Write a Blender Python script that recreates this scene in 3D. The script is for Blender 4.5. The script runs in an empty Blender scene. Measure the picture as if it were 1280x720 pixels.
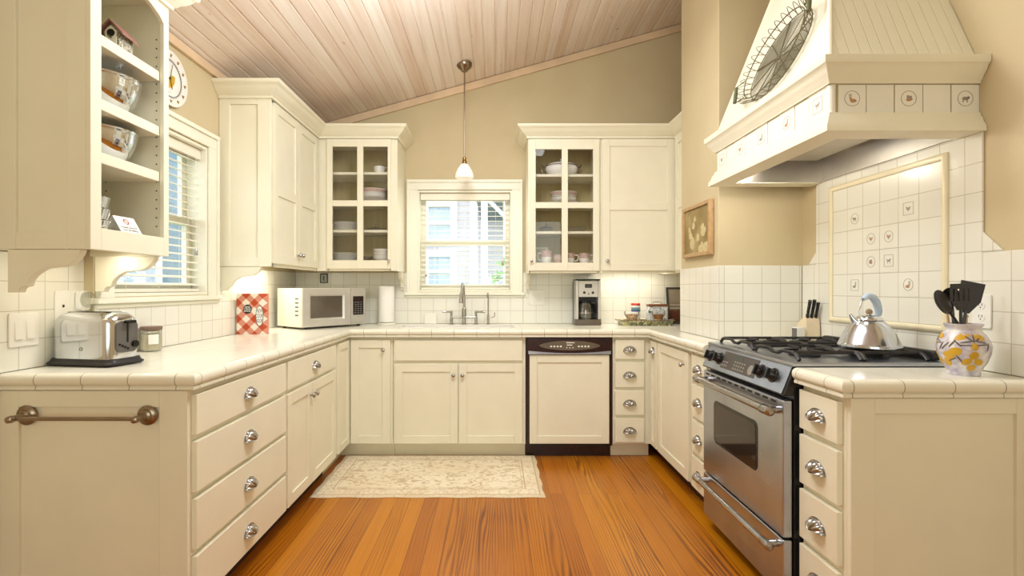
import bpy, bmesh, math, random
from mathutils import Vector, Matrix
random.seed(7)
PI = math.pi
C = bpy.context.scene.collection
SC = bpy.context.scene

# ---------------------------------------------------------------- materials
def lin(r, g, b):
    f = lambda v: (v/255/12.92) if v/255 <= .04045 else ((v/255+.055)/1.055)**2.4
    return (f(r), f(g), f(b), 1)

class N:
    """small wrapper for building a node tree"""
    def __init__(s, name):
        s.m = bpy.data.materials.new(name); s.m.use_nodes = True
        s.t = s.m.node_tree; s.b = s.t.nodes['Principled BSDF']; s.out = s.t.nodes['Material Output']
        s._co = None
    def n(s, typ, **kw):
        nd = s.t.nodes.new(typ)
        for k, v in kw.items():
            if k.startswith('i_'):
                key = k[2:].replace('_', ' ')
                nd.inputs[key].default_value = v
            else: setattr(nd, k, v)
        return nd
    def l(s, a, b): s.t.links.new(a, b)
    def co(s):
        if s._co is None:
            s._co = s.n('ShaderNodeTexCoord').outputs['Object']
        return s._co
    def map(s, scale=(1,1,1), loc=(0,0,0), src=None):
        m = s.n('ShaderNodeMapping'); m.inputs['Scale'].default_value = scale; m.inputs['Location'].default_value = loc
        s.l(src or s.co(), m.inputs['Vector']); return m.outputs['Vector']
    def math(s, op, a, b=None, c=None):
        m = s.n('ShaderNodeMath', operation=op)
        for i, v in enumerate((a, b, c)):
            if v is None: continue
            if isinstance(v, (int, float)): m.inputs[i].default_value = v
            else: s.l(v, m.inputs[i])
        return m.outputs[0]
    def sep(s, src=None):
        m = s.n('ShaderNodeSeparateXYZ'); s.l(src or s.co(), m.inputs[0]); return m.outputs
    def comb(s, x=0, y=0, z=0):
        m = s.n('ShaderNodeCombineXYZ')
        for i, v in enumerate((x, y, z)):
            if isinstance(v, (int, float)): m.inputs[i].default_value = v
            else: s.l(v, m.inputs[i])
        return m.outputs[0]
    def noise(s, vec, scale=5, detail=3, rough=.5, dist=0):
        m = s.n('ShaderNodeTexNoise'); s.l(vec, m.inputs['Vector'])
        m.inputs['Scale'].default_value = scale; m.inputs['Detail'].default_value = detail
        m.inputs['Roughness'].default_value = rough; m.inputs['Distortion'].default_value = dist
        return m.outputs['Fac']
    def ramp(s, fac, stops, interp='LINEAR'):
        m = s.n('ShaderNodeValToRGB'); s.l(fac, m.inputs[0]); r = m.color_ramp; r.interpolation = interp
        while len(r.elements) > 1: r.elements.remove(r.elements[-1])
        r.elements[0].position = stops[0][0]; r.elements[0].color = stops[0][1]
        for p, c in stops[1:]:
            e = r.elements.new(p); e.color = c
        return m.outputs[0]
    def mix(s, fac, a, b, mode='MIX'):
        m = s.n('ShaderNodeMix', data_type='RGBA', blend_type=mode)
        for k, v in ((0, fac), (6, a), (7, b)):
            if isinstance(v, (int, float)): m.inputs[k].default_value = v
            elif isinstance(v, tuple): m.inputs[k].default_value = v
            else: s.l(v, m.inputs[k])
        return m.outputs[2]
    def bump(s, h, strength=.3, dist=.005):
        m = s.n('ShaderNodeBump'); m.inputs['Strength'].default_value = strength; m.inputs['Distance'].default_value = dist
        s.l(h, m.inputs['Height']); s.l(m.outputs[0], s.b.inputs['Normal'])
    def set(s, col=None, rough=None, metal=None, **kw):
        if col is not None:
            if isinstance(col, tuple): s.b.inputs['Base Color'].default_value = col
            else: s.l(col, s.b.inputs['Base Color'])
        if rough is not None:
            if isinstance(rough, (int, float)): s.b.inputs['Roughness'].default_value = rough
            else: s.l(rough, s.b.inputs['Roughness'])
        if metal is not None: s.b.inputs['Metallic'].default_value = metal
        for k, v in kw.items(): s.b.inputs[k.replace('_', ' ')].default_value = v
        return s.m

def plain(name, rgb, rough=.5, metal=0, var=.05, scale=14, **kw):
    """paint, metal or plastic with a faint unevenness of its own"""
    n = N(name); c = lin(*rgb)
    f = n.noise(n.co(), scale, 3)
    d = tuple(min(1, v*(1-var)) for v in c[:3])+(1,); u = tuple(min(1, v*(1+var)) for v in c[:3])+(1,)
    return n.set(n.ramp(f, [(.3, d), (.7, u)]), rough, metal, **kw)

def tile_mat(name, ax, size, phase, rgb, grout, rough=.22, mortar=.0016, size_b=None):
    n = N(name); s = n.sep()
    u = n.math('SUBTRACT', s[ax[0]], phase[0])
    v = n.math('SUBTRACT', s[ax[1]], phase[1]) if ax[1] is not None else 0.5
    b = n.n('ShaderNodeTexBrick', offset=0.0, squash=1.0)
    n.l(n.comb(u, v, 0), b.inputs['Vector'])
    c = lin(*rgb)
    b.inputs['Color1'].default_value = c
    b.inputs['Color2'].default_value = tuple(x*.965 for x in c[:3])+(1,)
    b.inputs['Mortar'].default_value = lin(*grout)
    b.inputs['Scale'].default_value = 1; b.inputs['Mortar Size'].default_value = mortar
    b.inputs['Mortar Smooth'].default_value = .2
    b.inputs['Brick Width'].default_value = size; b.inputs['Row Height'].default_value = size_b or size
    inv = n.math('SUBTRACT', 1, b.outputs['Fac'])
    wob = n.noise(n.co(), 9, 2)
    n.bump(n.math('ADD', inv, n.math('MULTIPLY', wob, .35)), .35, .002)
    return n.set(b.outputs['Color'], rough)

def wood_floor():
    n = N('heart_pine_floor'); s = n.sep()
    b = n.n('ShaderNodeTexBrick', offset=.37, squash=1.0)
    n.l(n.comb(s[1], s[0], 0), b.inputs['Vector'])
    b.inputs['Color1'].default_value = (0,0,0,1); b.inputs['Color2'].default_value = (1,1,1,1)
    b.inputs['Mortar'].default_value = (.5,.5,.5,1)
    b.inputs['Scale'].default_value = 1; b.inputs['Mortar Size'].default_value = .0011
    b.inputs['Brick Width'].default_value = 1.9; b.inputs['Row Height'].default_value = .083
    sx = n.n('ShaderNodeSeparateColor'); n.l(b.outputs['Color'], sx.inputs[0]); rnd = sx.outputs[0]
    # growth rings cut lengthwise: bands across the board bent by slow noise along it
    off = n.math('MULTIPLY', rnd, 37.0)
    low = n.noise(n.comb(n.math('ADD', n.math('MULTIPLY', s[0], 7.0), off), n.math('MULTIPLY', s[1], .5), off), 1.0, 2, .5)
    ring = n.math('SINE', n.math('ADD', n.math('MULTIPLY', low, 56.0), n.math('MULTIPLY', s[0], 330.0)))
    ring = n.math('MULTIPLY_ADD', ring, .5, .5)
    fine = n.noise(n.comb(n.math('MULTIPLY', s[0], 160.0), n.math('MULTIPLY', s[1], 2.5), off), 1.0, 3, .6)
    patch = n.noise(n.comb(n.math('MULTIPLY', s[0], 2.4), n.math('MULTIPLY', s[1], 1.2), 3.0), 1.0, 3, .55)
    base = n.ramp(rnd, [(0, lin(172, 96, 8)), (.35, lin(202, 128, 14)), (.7, lin(186, 110, 10)), (1, lin(212, 140, 24))])
    dark = n.mix(1.0, base, lin(98, 40, 4))
    amt = n.math('MULTIPLY', n.math('POWER', ring, 1.7), n.ramp(patch, [(.30, (.10,.10,.10,1)), (.62, (1,1,1,1))]))
    amt = n.math('MULTIPLY', amt, n.ramp(n.math('FRACT', n.math('MULTIPLY', rnd, 7.31)), [(.25, (.12,.12,.12,1)), (.6, (1,1,1,1))]))
    col = n.mix(amt, base, dark)
    col = n.mix(n.ramp(fine, [(.42, (0,0,0,1)), (.75, (.30,.30,.30,1))]), col, lin(126, 60, 16))
    col = n.mix(n.ramp(patch, [(.55, (0,0,0,1)), (.85, (.5,.5,.5,1))]), col, lin(132, 58, 8))
    col = n.mix(b.outputs['Fac'], col, lin(84, 38, 12))
    n.bump(n.math('SUBTRACT', 1, b.outputs['Fac']), .25, .001)
    return n.set(col, n.math('MULTIPLY_ADD', fine, .12, .26))

def wood_ceiling():
    n = N('whitewashed_ceiling_board'); s = n.sep()
    idx = n.math('FLOOR', n.math('DIVIDE', s[0], .0823))
    w = n.n('ShaderNodeTexWhiteNoise', noise_dimensions='1D'); n.l(idx, w.inputs['W'])
    off = n.math('MULTIPLY', w.outputs['Value'], 40.0)
    g = n.noise(n.comb(n.math('MULTIPLY', s[0], 26.0), n.math('MULTIPLY_ADD', s[1], .9, off), off), 1.0, 4, .6)
    k = n.noise(n.comb(n.math('MULTIPLY', s[0], 14.0), n.math('MULTIPLY_ADD', s[1], 6.0, off), off), 1.0, 1, .5)
    col = n.ramp(g, [(.25, lin(224, 203, 187)), (.5, lin(242, 231, 224)), (.8, lin(250, 245, 240))])
    tint = n.ramp(w.outputs['Value'], [(0, lin(246, 236, 224)), (.5, lin(255, 252, 248)), (1, lin(238, 222, 208))])
    col = n.mix(.8, col, tint, 'MULTIPLY')
    col = n.mix(n.ramp(k, [(.76, (0,0,0,1)), (.80, (.6,.6,.6,1))]), col, lin(176, 120, 84))
    return n.set(col, .5)

M = {}
CREAM = (236, 230, 207)
M['cream'] = plain('cream_paint', CREAM, .38, var=.02, scale=6)
M['trimw'] = plain('cream_white_paint', (241, 238, 220), .36, var=.02, scale=6)
M['wall'] = None
def wallpaint():
    n = N('tan_wall_paint')
    f = n.noise(n.co(), 3, 4); g = n.noise(n.co(), 240, 2)
    n.bump(g, .06, .002)
    return n.set(n.ramp(f, [(.3, lin(204, 187, 149)), (.7, lin(210, 194, 157))]), .7)
M['wall'] = wallpaint()
M['floor'] = wood_floor()
M['ceil'] = wood_ceiling()
TILE = (237, 234, 221); GROUT = (198, 190, 170)
CZ = .945
M['tile_xz'] = tile_mat('wall_tile_back', (0, 2), .108, (.02, CZ), TILE, GROUT)
M['tile_yz'] = tile_mat('wall_tile_side', (1, 2), .108, (.02, CZ), TILE, GROUT)
M['tile_top'] = tile_mat('counter_tile', (0, 1), .16, (.035, .03), (238, 235, 219), (216, 207, 186), .2, .002)
M['edge_x'] = tile_mat('counter_edge_tile_across', (0, None), .163, (.03, 0), (236, 231, 212), (156, 144, 120), .2, .0016, 5)
M['edge_y'] = tile_mat('counter_edge_tile_along', (1, None), .163, (.1, 0), (236, 231, 212), (156, 144, 120), .2, .0016, 5)
M['tile_plain'] = plain('glazed_cream_tile', TILE, .2, var=.015)
M['dado'] = plain('glazed_dado_tile', (240, 229, 196), .2, var=.02)
M['grout'] = plain('grout_line', (188, 168, 132), .8)
M['ink'] = plain('brown_print', (140, 108, 84), .5, var=.1)
M['inkgrey'] = plain('grey_print', (158, 148, 138), .5, var=.1)
M['orange'] = plain('rust_print', (184, 140, 104), .5, var=.1)
def steel():
    n = N('brushed_stainless')
    f = n.noise(n.map((2, 2, 240)), 1.0, 2); p = n.noise(n.co(), 5, 2)
    return n.set(n.ramp(p, [(.3, lin(172, 177, 188)), (.7, lin(190, 195, 206))]), n.math('MULTIPLY_ADD', f, .12, .24), 1)
M['steel'] = steel()
M['liner'] = plain('hood_liner_steel', (190, 184, 174), .36, 1, .04)
M['chrome'] = plain('polished_chrome', (220, 224, 230), .08, 1, .01)
M['pewter'] = plain('satin_nickel', (176, 172, 168), .24, 1, .03)
M['bronze'] = plain('brushed_bronze_nickel', (150, 134, 116), .28, 1, .05)
M['brass'] = plain('aged_brass', (150, 118, 74), .3, 1, .06)
M['black'] = plain('black_enamel', (20, 18, 18), .25, var=.1)
M['blackmatte'] = plain('cast_iron', (34, 31, 30), .45, var=.2)
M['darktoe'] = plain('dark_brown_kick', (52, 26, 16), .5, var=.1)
M['maroon'] = plain('black_cherry_plastic', (44, 20, 18), .2, var=.15)
M['olive'] = plain('olive_grey_plastic', (98, 86, 70), .3, var=.06)
M['grey'] = plain('grey_plastic', (96, 92, 88), .4, var=.05)
M['white'] = plain('white_plastic', (244, 241, 232), .35, var=.01)
M['china'] = plain('white_china', (238, 234, 226), .15, var=.02)
M['pink'] = plain('dusty_pink_band', (200, 170, 160), .3, var=.4, scale=130)
M['darkband'] = plain('dark_rim_band', (74, 56, 52), .3, var=.3, scale=90)
M['paper'] = plain('soft_paper', (246, 243, 236), .9, var=.01)
M['mwcream'] = plain('almond_enamel', (238, 230, 212), .3, var=.01)
M['blockwood'] = plain('pale_beech', (226, 208, 176), .45, var=.05)
M['woodspoon'] = plain('plain_wood', (205, 172, 128), .5, var=.08)
M['nylon'] = plain('black_nylon', (34, 29, 28), .28, var=.1)
M['lightblue'] = plain('pale_blue_grip', (188, 204, 224), .35, var=.02)
M['tan'] = plain('tan_knob', (150, 130, 104), .3, var=.05)
M['wire'] = plain('weathered_wire', (112, 104, 80), .45, .5, .15)
M['mesh'] = plain('grey_wire_mesh', (164, 160, 142), .4, .5, .1)
M['greenwood'] = plain('green_painted_wood', (92, 94, 62), .5, var=.1)
M['yellow'] = plain('mustard_glaze', (206, 160, 40), .35, var=.08)
M['blind'] = plain('ivory_blind_slat', (240, 233, 216), .5, var=.01)
M['cavity'] = plain('shadow_gap', (24, 20, 16), .8)
M['trimwood'] = plain('pale_trim_wood', (224, 196, 162), .5, var=.10, scale=5)
def beadboard(name, ax, rgb):
    n = N(name); s = n.sep()
    f = n.math('FRACT', n.math('DIVIDE', s[ax], .042))
    d = n.math('ABSOLUTE', n.math('SUBTRACT', f, .5))
    h = n.ramp(d, [(0, (0,0,0,1)), (.07, (1,1,1,1))])
    n.bump(h, .5, .004)
    g = n.noise(n.co(), 6, 2); c = lin(*rgb)
    return n.set(n.ramp(g, [(.3, tuple(v*.98 for v in c[:3])+(1,)), (.7, c)]), .42)
M['bead_x'] = beadboard('beadboard_across', 0, CREAM)
M['bead_shaded'] = beadboard('shaded_cabinet_beadboard', 0, (192, 172, 120))  # beadboard with the cabinet's inner shade put into its darker tan

def glassy(name, tint=(255, 255, 255), refl=.12, rough=.0):
    """a thin pane: mostly see-through with a reflection that grows at grazing angles"""
    n = N(name)
    tr = n.n('ShaderNodeBsdfTransparent'); tr.inputs[0].default_value = lin(*tint)
    gl = n.n('ShaderNodeBsdfGlossy'); gl.inputs['Roughness'].default_value = rough
    lw = n.n('ShaderNodeLayerWeight'); lw.inputs[0].default_value = .35
    ms = n.n('ShaderNodeMixShader')
    n.l(n.math('MULTIPLY_ADD', lw.outputs['Fresnel'], .35, refl*.1), ms.inputs[0])
    n.l(tr.outputs[0], ms.inputs[1]); n.l(gl.outputs[0], ms.inputs[2]); n.l(ms.outputs[0], n.out.inputs[0])
    return n.m
M['glass'] = glassy('clear_pane')
M['dishglass'] = glassy('clear_dish_glass', (248, 248, 244), .9, .02)
def emit(name, rgb, st, base=(250, 246, 238)):
    n = N(name)
    n.set(lin(*base), .4); n.b.inputs['Emission Color'].default_value = lin(*rgb); n.b.inputs['Emission Strength'].default_value = st
    return n.m
M['lamp'] = emit('lamp_glow', (255, 240, 210), 9)
M['shade'] = emit('opal_glass_lit', (255, 244, 226), .22)
M['display'] = emit('dim_display', (120, 140, 110), .08, (60, 62, 56))

# ---------------------------------------------------------------- mesh builder
def FB(y0): return lambda a, o, b: (a, y0-o, b)      # faces the camera (-y)
def FL(x0): return lambda a, o, b: (x0+o, a, b)      # on the left run, faces +x
def FR(x0): return lambda a, o, b: (x0-o, a, b)      # on the right run, faces -x
ID = lambda x, y, z: (x, y, z)

class MB:
    def __init__(s, f=None, m=None):
        s.bm = bmesh.new(); s.f = f or ID; s.m = m
    def add(s, vs, fs, mi=0, raw=False):
        out = []
        for v in vs:
            p = Vector(v if raw else s.f(*v))
            if s.m is not None: p = s.m @ p
            out.append(s.bm.verts.new(p))
        for f in fs:
            try:
                fc = s.bm.faces.new([out[i] for i in f]); fc.material_index = mi
            except ValueError: pass
        return s
    def box(s, a0, a1, o0, o1, b0, b1, mi=0):
        return s.add([(a0,o0,b0),(a1,o0,b0),(a1,o1,b0),(a0,o1,b0),(a0,o0,b1),(a1,o0,b1),(a1,o1,b1),(a0,o1,b1)],
              [(0,3,2,1),(4,5,6,7),(0,1,5,4),(1,2,6,5),(2,3,7,6),(3,0,4,7)], mi)
    def loft(s, rings, mi=0, cap=True, closed=True, mis=None):
        n = len(rings[0]); vs = [v for r in rings for v in r]; fs = []
        base = len(s.bm.faces)
        for i in range(len(rings)-1):
            for j in range(n if closed else n-1):
                k = (j+1) % n
                fs.append((i*n+j, i*n+k, (i+1)*n+k, (i+1)*n+j))
        if cap:
            fs.append(tuple(range(n-1, -1, -1))); fs.append(tuple((len(rings)-1)*n+j for j in range(n)))
        s.add(vs, fs, mi)
        if mis:
            s.bm.faces.ensure_lookup_table()
            m = n if closed else n-1
            for i, v in enumerate(mis):
                for j in range(m): s.bm.faces[base+i*m+j].material_index = v
        return s
    def prism(s, pts, fn, t0, t1, mi=0):
        """outline pts (p,q) pushed from t0 to t1 through fn(p,q,t)"""
        return s.loft([[fn(p, q, t0) for p, q in pts], [fn(p, q, t1) for p, q in pts]], mi)
    def lathe(s, prof, c=(0,0,0), seg=32, mi=0, cap=True, mis=None, sx=1, sy=1, fn=None):
        """profile (r,z) turned about the upright axis through c"""
        rings = []
        for r, z in prof:
            r = max(r, 1e-4)
            ring = []
            for j in range(seg):
                t = 2*PI*j/seg
                x, y = r*math.cos(t)*sx, r*math.sin(t)*sy
                ring.append(fn(x, y, z) if fn else (c[0]+x, c[1]+y, c[2]+z))
            rings.append(ring)
        return s.loft(rings, mi, cap, mis=mis)
    def cyl(s, p, q, r0, r1=None, seg=16, mi=0):
        return s.tube([p, q], [r0, r0 if r1 is None else r1], seg, mi)
    def tube(s, pts, r, seg=8, mi=0, closed=False, cap=True):
        P = [Vector(s.f(*p)) for p in pts]; n = len(P)
        R = r if isinstance(r, (list, tuple)) else [r]*n
        tang = []
        for i in range(n):
            if closed: t = P[(i+1) % n]-P[i-1]
            elif i == 0: t = P[1]-P[0]
            elif i == n-1: t = P[-1]-P[-2]
            else: t = (P[i+1]-P[i]).normalized()+(P[i]-P[i-1]).normalized()
            tang.append(t.normalized() if t.length > 1e-9 else Vector((0,0,1)))
        u = tang[0].orthogonal().normalized(); rings = []
        for i in range(n):
            t = tang[i]; u = (u-t*u.dot(t))
            u = u.normalized() if u.length > 1e-6 else t.orthogonal().normalized()
            w = t.cross(u)
            rings.append([P[i]+(u*math.cos(2*PI*k/seg)+w*math.sin(2*PI*k/seg))*R[i] for k in range(seg)])
        if closed: rings.append(rings[0])
        f = s.f; s.f = lambda x, y, z: (x, y, z)
        s.loft(rings, mi, cap and not closed); s.f = f
        return s
    def ball(s, c, r, seg=16, mi=0, sc=(1,1,1)):
        prof = [(r*math.sin(PI*i/(seg//2)), -r*math.cos(PI*i/(seg//2))) for i in range(seg//2+1)]
        rings = []
        for q, z in prof:
            q = max(q, 1e-4)
            rings.append([(c[0]+q*math.cos(2*PI*j/seg)*sc[0], c[1]+q*math.sin(2*PI*j/seg)*sc[1], c[2]+z*sc[2]) for j in range(seg)])
        return s.loft(rings, mi, True)
    def disc(s, fn, cx, cy, rx, ry, o0, o1, seg=28, mi=0):
        """flat disc with a little thickness; fn(p,q,o)"""
        pts = [(cx+rx*math.cos(2*PI*i/seg), cy+ry*math.sin(2*PI*i/seg)) for i in range(seg)]
        return s.prism(pts, fn, o0, o1, mi)
    def ring(s, fn, cx, cy, r0, r1, o0, o1, seg=36, mi=0):
        rr = []
        for rad, o in ((r0, o0), (r0, o1), (r1, o1), (r1, o0), (r0, o0)):
            rr.append([fn(cx+rad*math.cos(2*PI*i/seg), cy+rad*math.sin(2*PI*i/seg), o) for i in range(seg)])
        return s.loft(rr, mi, False)

def sweep_rings(path, prof):
    """profile (out,z) along a plan path; 'out' is to the right of the walking direction, mitred at the bends"""
    P = [Vector((p[0], p[1])) for p in path]; n = len(P); rings = []
    nr = lambda d: Vector((d.y, -d.x))
    for i in range(n):
        if i == 0: m = nr((P[1]-P[0]).normalized())
        elif i == n-1: m = nr((P[-1]-P[-2]).normalized())
        else:
            a = nr((P[i]-P[i-1]).normalized()); b = nr((P[i+1]-P[i]).normalized())
            m = (a+b); m = m/(m.dot(a))
        rings.append([(P[i].x+m.x*o, P[i].y+m.y*o, z) for o, z in prof])
    return rings
def sweep(mb, path, prof, i0=0, i1=None, mis=None):
    r = sweep_rings(path, prof); i1 = len(path)-1 if i1 is None else i1
    for k in range(i0, i1):
        f = mb.f; mb.f = ID
        n = len(prof)
        vs = r[k]+r[k+1]
        fs = [(j, (j+1) % n, n+(j+1) % n, n+j) for j in range(n)]
        if k == i0: fs.append(tuple(range(n)))
        if k == i1-1: fs.append(tuple(n+j for j in range(n)))
        mb.add(vs, fs, mis[k] if mis else 0); mb.f = f
    return mb

ORG = {}
def _mesh(name, mb, mats, org, bevel, smooth, seg):
    me = bpy.data.meshes.new(name)
    bmesh.ops.recalc_face_normals(mb.bm, faces=mb.bm.faces)
    if org is not None and org.length > 0: bmesh.ops.translate(mb.bm, verts=mb.bm.verts, vec=-org)
    mb.bm.to_mesh(me); mb.bm.free()
    for m in (mats if isinstance(mats, (list, tuple)) else [mats]): me.materials.append(M[m] if isinstance(m, str) else m)
    if smooth:
        me.polygons.foreach_set('use_smooth', [True]*len(me.polygons))
        me.set_sharp_from_angle(angle=math.radians(smooth))
    o = bpy.data.objects.new(name, me); C.objects.link(o)
    if bevel:
        b = o.modifiers.new('edge', 'BEVEL'); b.width = bevel; b.segments = seg; b.limit_method = 'ANGLE'; b.angle_limit = math.radians(50)
        b.harden_normals = True
    return o
def part(name, mb, mats, parent, bevel=0, smooth=35, label=None, seg=2, kind=None):
    o = _mesh(name, mb, mats, ORG.get(parent.name), bevel, smooth, seg)
    o.parent = parent; ORG[o.name] = ORG.get(parent.name, Vector())
    if label: o['label'] = label
    if kind: o['kind'] = kind
    return o
def thing(name, label, cat, loc=(0,0,0), rz=0, group=None, local=False):
    o = bpy.data.objects.new(name, None); C.objects.link(o); o.empty_display_size = .05
    o.location = loc; o.rotation_euler = (0, 0, rz)
    ORG[o.name] = Vector() if local else Vector(loc)
    o['label'] = label; o['category'] = cat
    if group: o['group'] = group
    return o
def solo(name, mb, mats, label, cat, loc=(0,0,0), bevel=0, smooth=35, group=None, local=False, rz=0, seg=2):
    o = _mesh(name, mb, mats, None if local else Vector(loc), bevel, smooth, seg)
    o.location = loc; o.rotation_euler = (0, 0, rz); ORG[o.name] = Vector() if local else Vector(loc)
    o['label'] = label; o['category'] = cat
    if group: o['group'] = group
    return o
def struct(name, mb, mats, bevel=0, smooth=35, seg=2):
    o = _mesh(name, mb, mats, None, bevel, smooth, seg); o['kind'] = 'structure'; ORG[o.name] = Vector(); return o
def dup(root, loc, rz=None, label=None, group=None, rot=None):
    r = root.copy(); C.objects.link(r); r.location = loc
    if rz is not None: r.rotation_euler = (0, 0, rz)
    if rot is not None: r.rotation_euler = rot
    if label: r['label'] = label
    if group: r['group'] = group
    for ch in list(root.children):
        c = ch.copy(); C.objects.link(c); c.parent = r
        for g in list(ch.children):
            d = g.copy(); C.objects.link(d); d.parent = c
    return r
def lettering(name, txt, size, mat, parent, fn, depth=.0004, align='CENTER', sx=1.0):
    """raised lettering mapped through fn(right, up, out)"""
    cu = bpy.data.curves.new(name, 'FONT'); cu.body = txt; cu.size = size; cu.align_x = align; cu.align_y = 'CENTER'
    cu.extrude = depth; cu.resolution_u = 2; cu.space_line = .85
    t = bpy.data.objects.new(name+'_src', cu); C.objects.link(t)
    bpy.context.view_layer.update()
    me = bpy.data.meshes.new_from_object(t.evaluated_get(bpy.context.evaluated_depsgraph_get()))
    bpy.data.objects.remove(t); bpy.data.curves.remove(cu)
    off = ORG.get(parent.name, Vector())
    for v in me.vertices: v.co = Vector(fn(v.co.x*sx, v.co.y, v.co.z+depth))-off
    me.name = name; me.materials.clear(); me.materials.append(M[mat])
    o = bpy.data.objects.new(name, me); C.objects.link(o); o.parent = parent; ORG[o.name] = off
    return o

# ---------------------------------------------------------------- joinery
def shaker(f, a0, a1, b0, b1, th=.02, rail=.058, mids=(), rec=.009):
    mb = MB(f)
    mb.box(a0, a0+rail, 0, th, b0, b1); mb.box(a1-rail, a1, 0, th, b0, b1)
    mb.box(a0+rail, a1-rail, 0, th, b0, b0+rail); mb.box(a0+rail, a1-rail, 0, th, b1-rail, b1)
    for m in mids: mb.box(a0+rail, a1-rail, 0, th, m-rail*.5, m+rail*.5)
    mb.box(a0+rail-.004, a1-rail+.004, .002, th-rec, b0+rail-.004, b1-rail+.004)
    return mb
def cup_pull(f, a, b, o, w=.045, h=.038, c=.027):
    mb = MB(f); nu, nv = 40, 7
    rings = []
    for i in range(nv+1):
        ph = PI/2*i/nv
        ring = []
        for j in range(nu+1):
            u = PI*j/nu
            rib = .92+.20*abs(math.sin(4.5*u))*math.sin(ph*1.0+.35)
            ring.append((a+w*math.cos(u)*math.cos(ph)*rib, o+.002+c*math.sin(ph)*rib, b-h*.45+h*math.sin(u)*math.cos(ph)*rib))
        rings.append(ring)
    mb.loft(rings, cap=False, closed=False)
    # back flange
    pts = [(a+w*1.10*math.cos(PI*j/20), b-h*.45+h*1.12*math.sin(PI*j/20)) for j in range(21)]
    mb.prism(pts, lambda p, q, t: (p, t, q), o, o+.003)
    return mb
def knob(f, a, b, o, r=.014):
    mb = MB(f)
    prof = [(.006, 0), (.006, .010), (.008, .013), (r, .018), (r*1.05, .024), (r*.85, .029), (r*.3, .031)]
    rings = [[(a+q*math.cos(2*PI*j/16), o+z, b+q*math.sin(2*PI*j/16)) for j in range(16)] for q, z in prof]
    mb.loft(rings); return mb
def drawer(parent, f, a0, a1, b0, b1, th=.02, pull=True):
    d = part('drawer', MB(f).box(a0, a1, 0, th, b0, b1), 'cream', parent, bevel=.002)
    if pull: part('cup_pull', cup_pull(f, (a0+a1)/2, (b0+b1)/2, th), 'pewter', d, label='ribbed nickel cup pull')
    return d
def door(parent, f, a0, a1, b0, b1, kn=None, mids=(), rail=.058, cup=None, name='door'):
    d = part(name, shaker(f, a0, a1, b0, b1, rail=rail, mids=mids), 'cream', parent, bevel=.0022)
    if kn: part('knob', knob(f, kn[0], kn[1], .02), 'pewter', d, label='small round nickel knob')
    if cup: part('cup_pull', cup_pull(f, cup[0], cup[1], .02, w=.034), 'pewter', d, label='ribbed nickel cup pull')
    return d
BRK = [(0,0),(.248,0),(.242,.018),(.227,.036),(.208,.050),(.186,.058),(.150,.061),(.125,.064),(.100,.076),(.080,.092),(.070,.106),(.066,.124),(.048,.127),(.040,.134),(.036,.1465),(0,.1465)]
# ================================================================ THE SETTING
LW, LN, BW, RW, FW = -1.69, -1.735, 4.32, 1.77, -2.6       # inner faces of the walls
ceil_z = lambda x: 2.567+.279*(x+1.67)
def holed(mb, a0, a1, b0, b1, h, o0, o1):
    ha0, ha1, hb0, hb1 = h
    mb.box(a0, ha0, o0, o1, b0, b1); mb.box(ha1, a1, o0, o1, b0, b1)
    mb.box(ha0, ha1, o0, o1, b0, hb0); mb.box(ha0, ha1, o0, o1, hb1, b1)
    return mb
struct('floor', MB().box(LW-.15, RW+.15, FW-.1, BW+.15, -.06, 0), 'floor')
WB = (-.655, .142, 1.212, 2.067)                # opening of the window over the sink
WL = (2.25, 3.01, 1.205, 2.067)                 # opening of the window in the left wall
wall_back = struct('wall_back', holed(MB(FB(BW)), LW-.15, RW+.15, 0, 3.75, WB, -.15, 0), 'wall')
wall_left = struct('wall_left', holed(MB(FL(LW)), 2.152, BW, 0, 2.70, WL, -.15, 0).box(FW, 2.152, -.195, LN-LW, 0, 2.70), 'wall')
wall_right = struct('wall_right', MB(FR(RW)).box(FW, BW, -.15, 0, 0, 3.75), 'wall')
struct('wall_front', MB().box(LW-.15, RW+.15, FW-.12, FW, 0, 3.75), 'wall')
wall_chase = struct('wall_corner', MB().box(1.286, RW+.01, 2.95, 3.54, 0, 3.6), 'wall', bevel=.006)
# ceiling of tongue-and-groove boards running away from the camera
pts = []; w = .0823; x = math.floor((LW-.15)/w)*w
while x < RW+.15:
    for dx, dz in ((.0, .007), (.006, 0), (w-.006, 0)): pts.append((x+dx, ceil_z(x+dx)+dz))
    x += w
top = [(p, q+.06) for p, q in reversed(pts)]
struct('ceiling', MB().prism(pts+top, lambda p, q, t: (p, t, q), FW-.1, BW+.1), 'ceil', smooth=0)
# trim boards where the ceiling meets the walls
x0, x1 = LW+.001, RW
struct('trim_1', MB().prism([(x0, ceil_z(x0)-.004), (x1, ceil_z(x1)-.004), (x1, ceil_z(x1)-.066), (x0, ceil_z(x0)-.066)], lambda p, q, t: (p, t, q), BW-.022, BW-.001), 'trimwood', bevel=.004)
struct('trim_2', MB(FL(LW)).box(FW, BW-.024, .001, .022, ceil_z(LW)-.052, ceil_z(LW)-.002), 'trimwood', bevel=.004)

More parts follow.
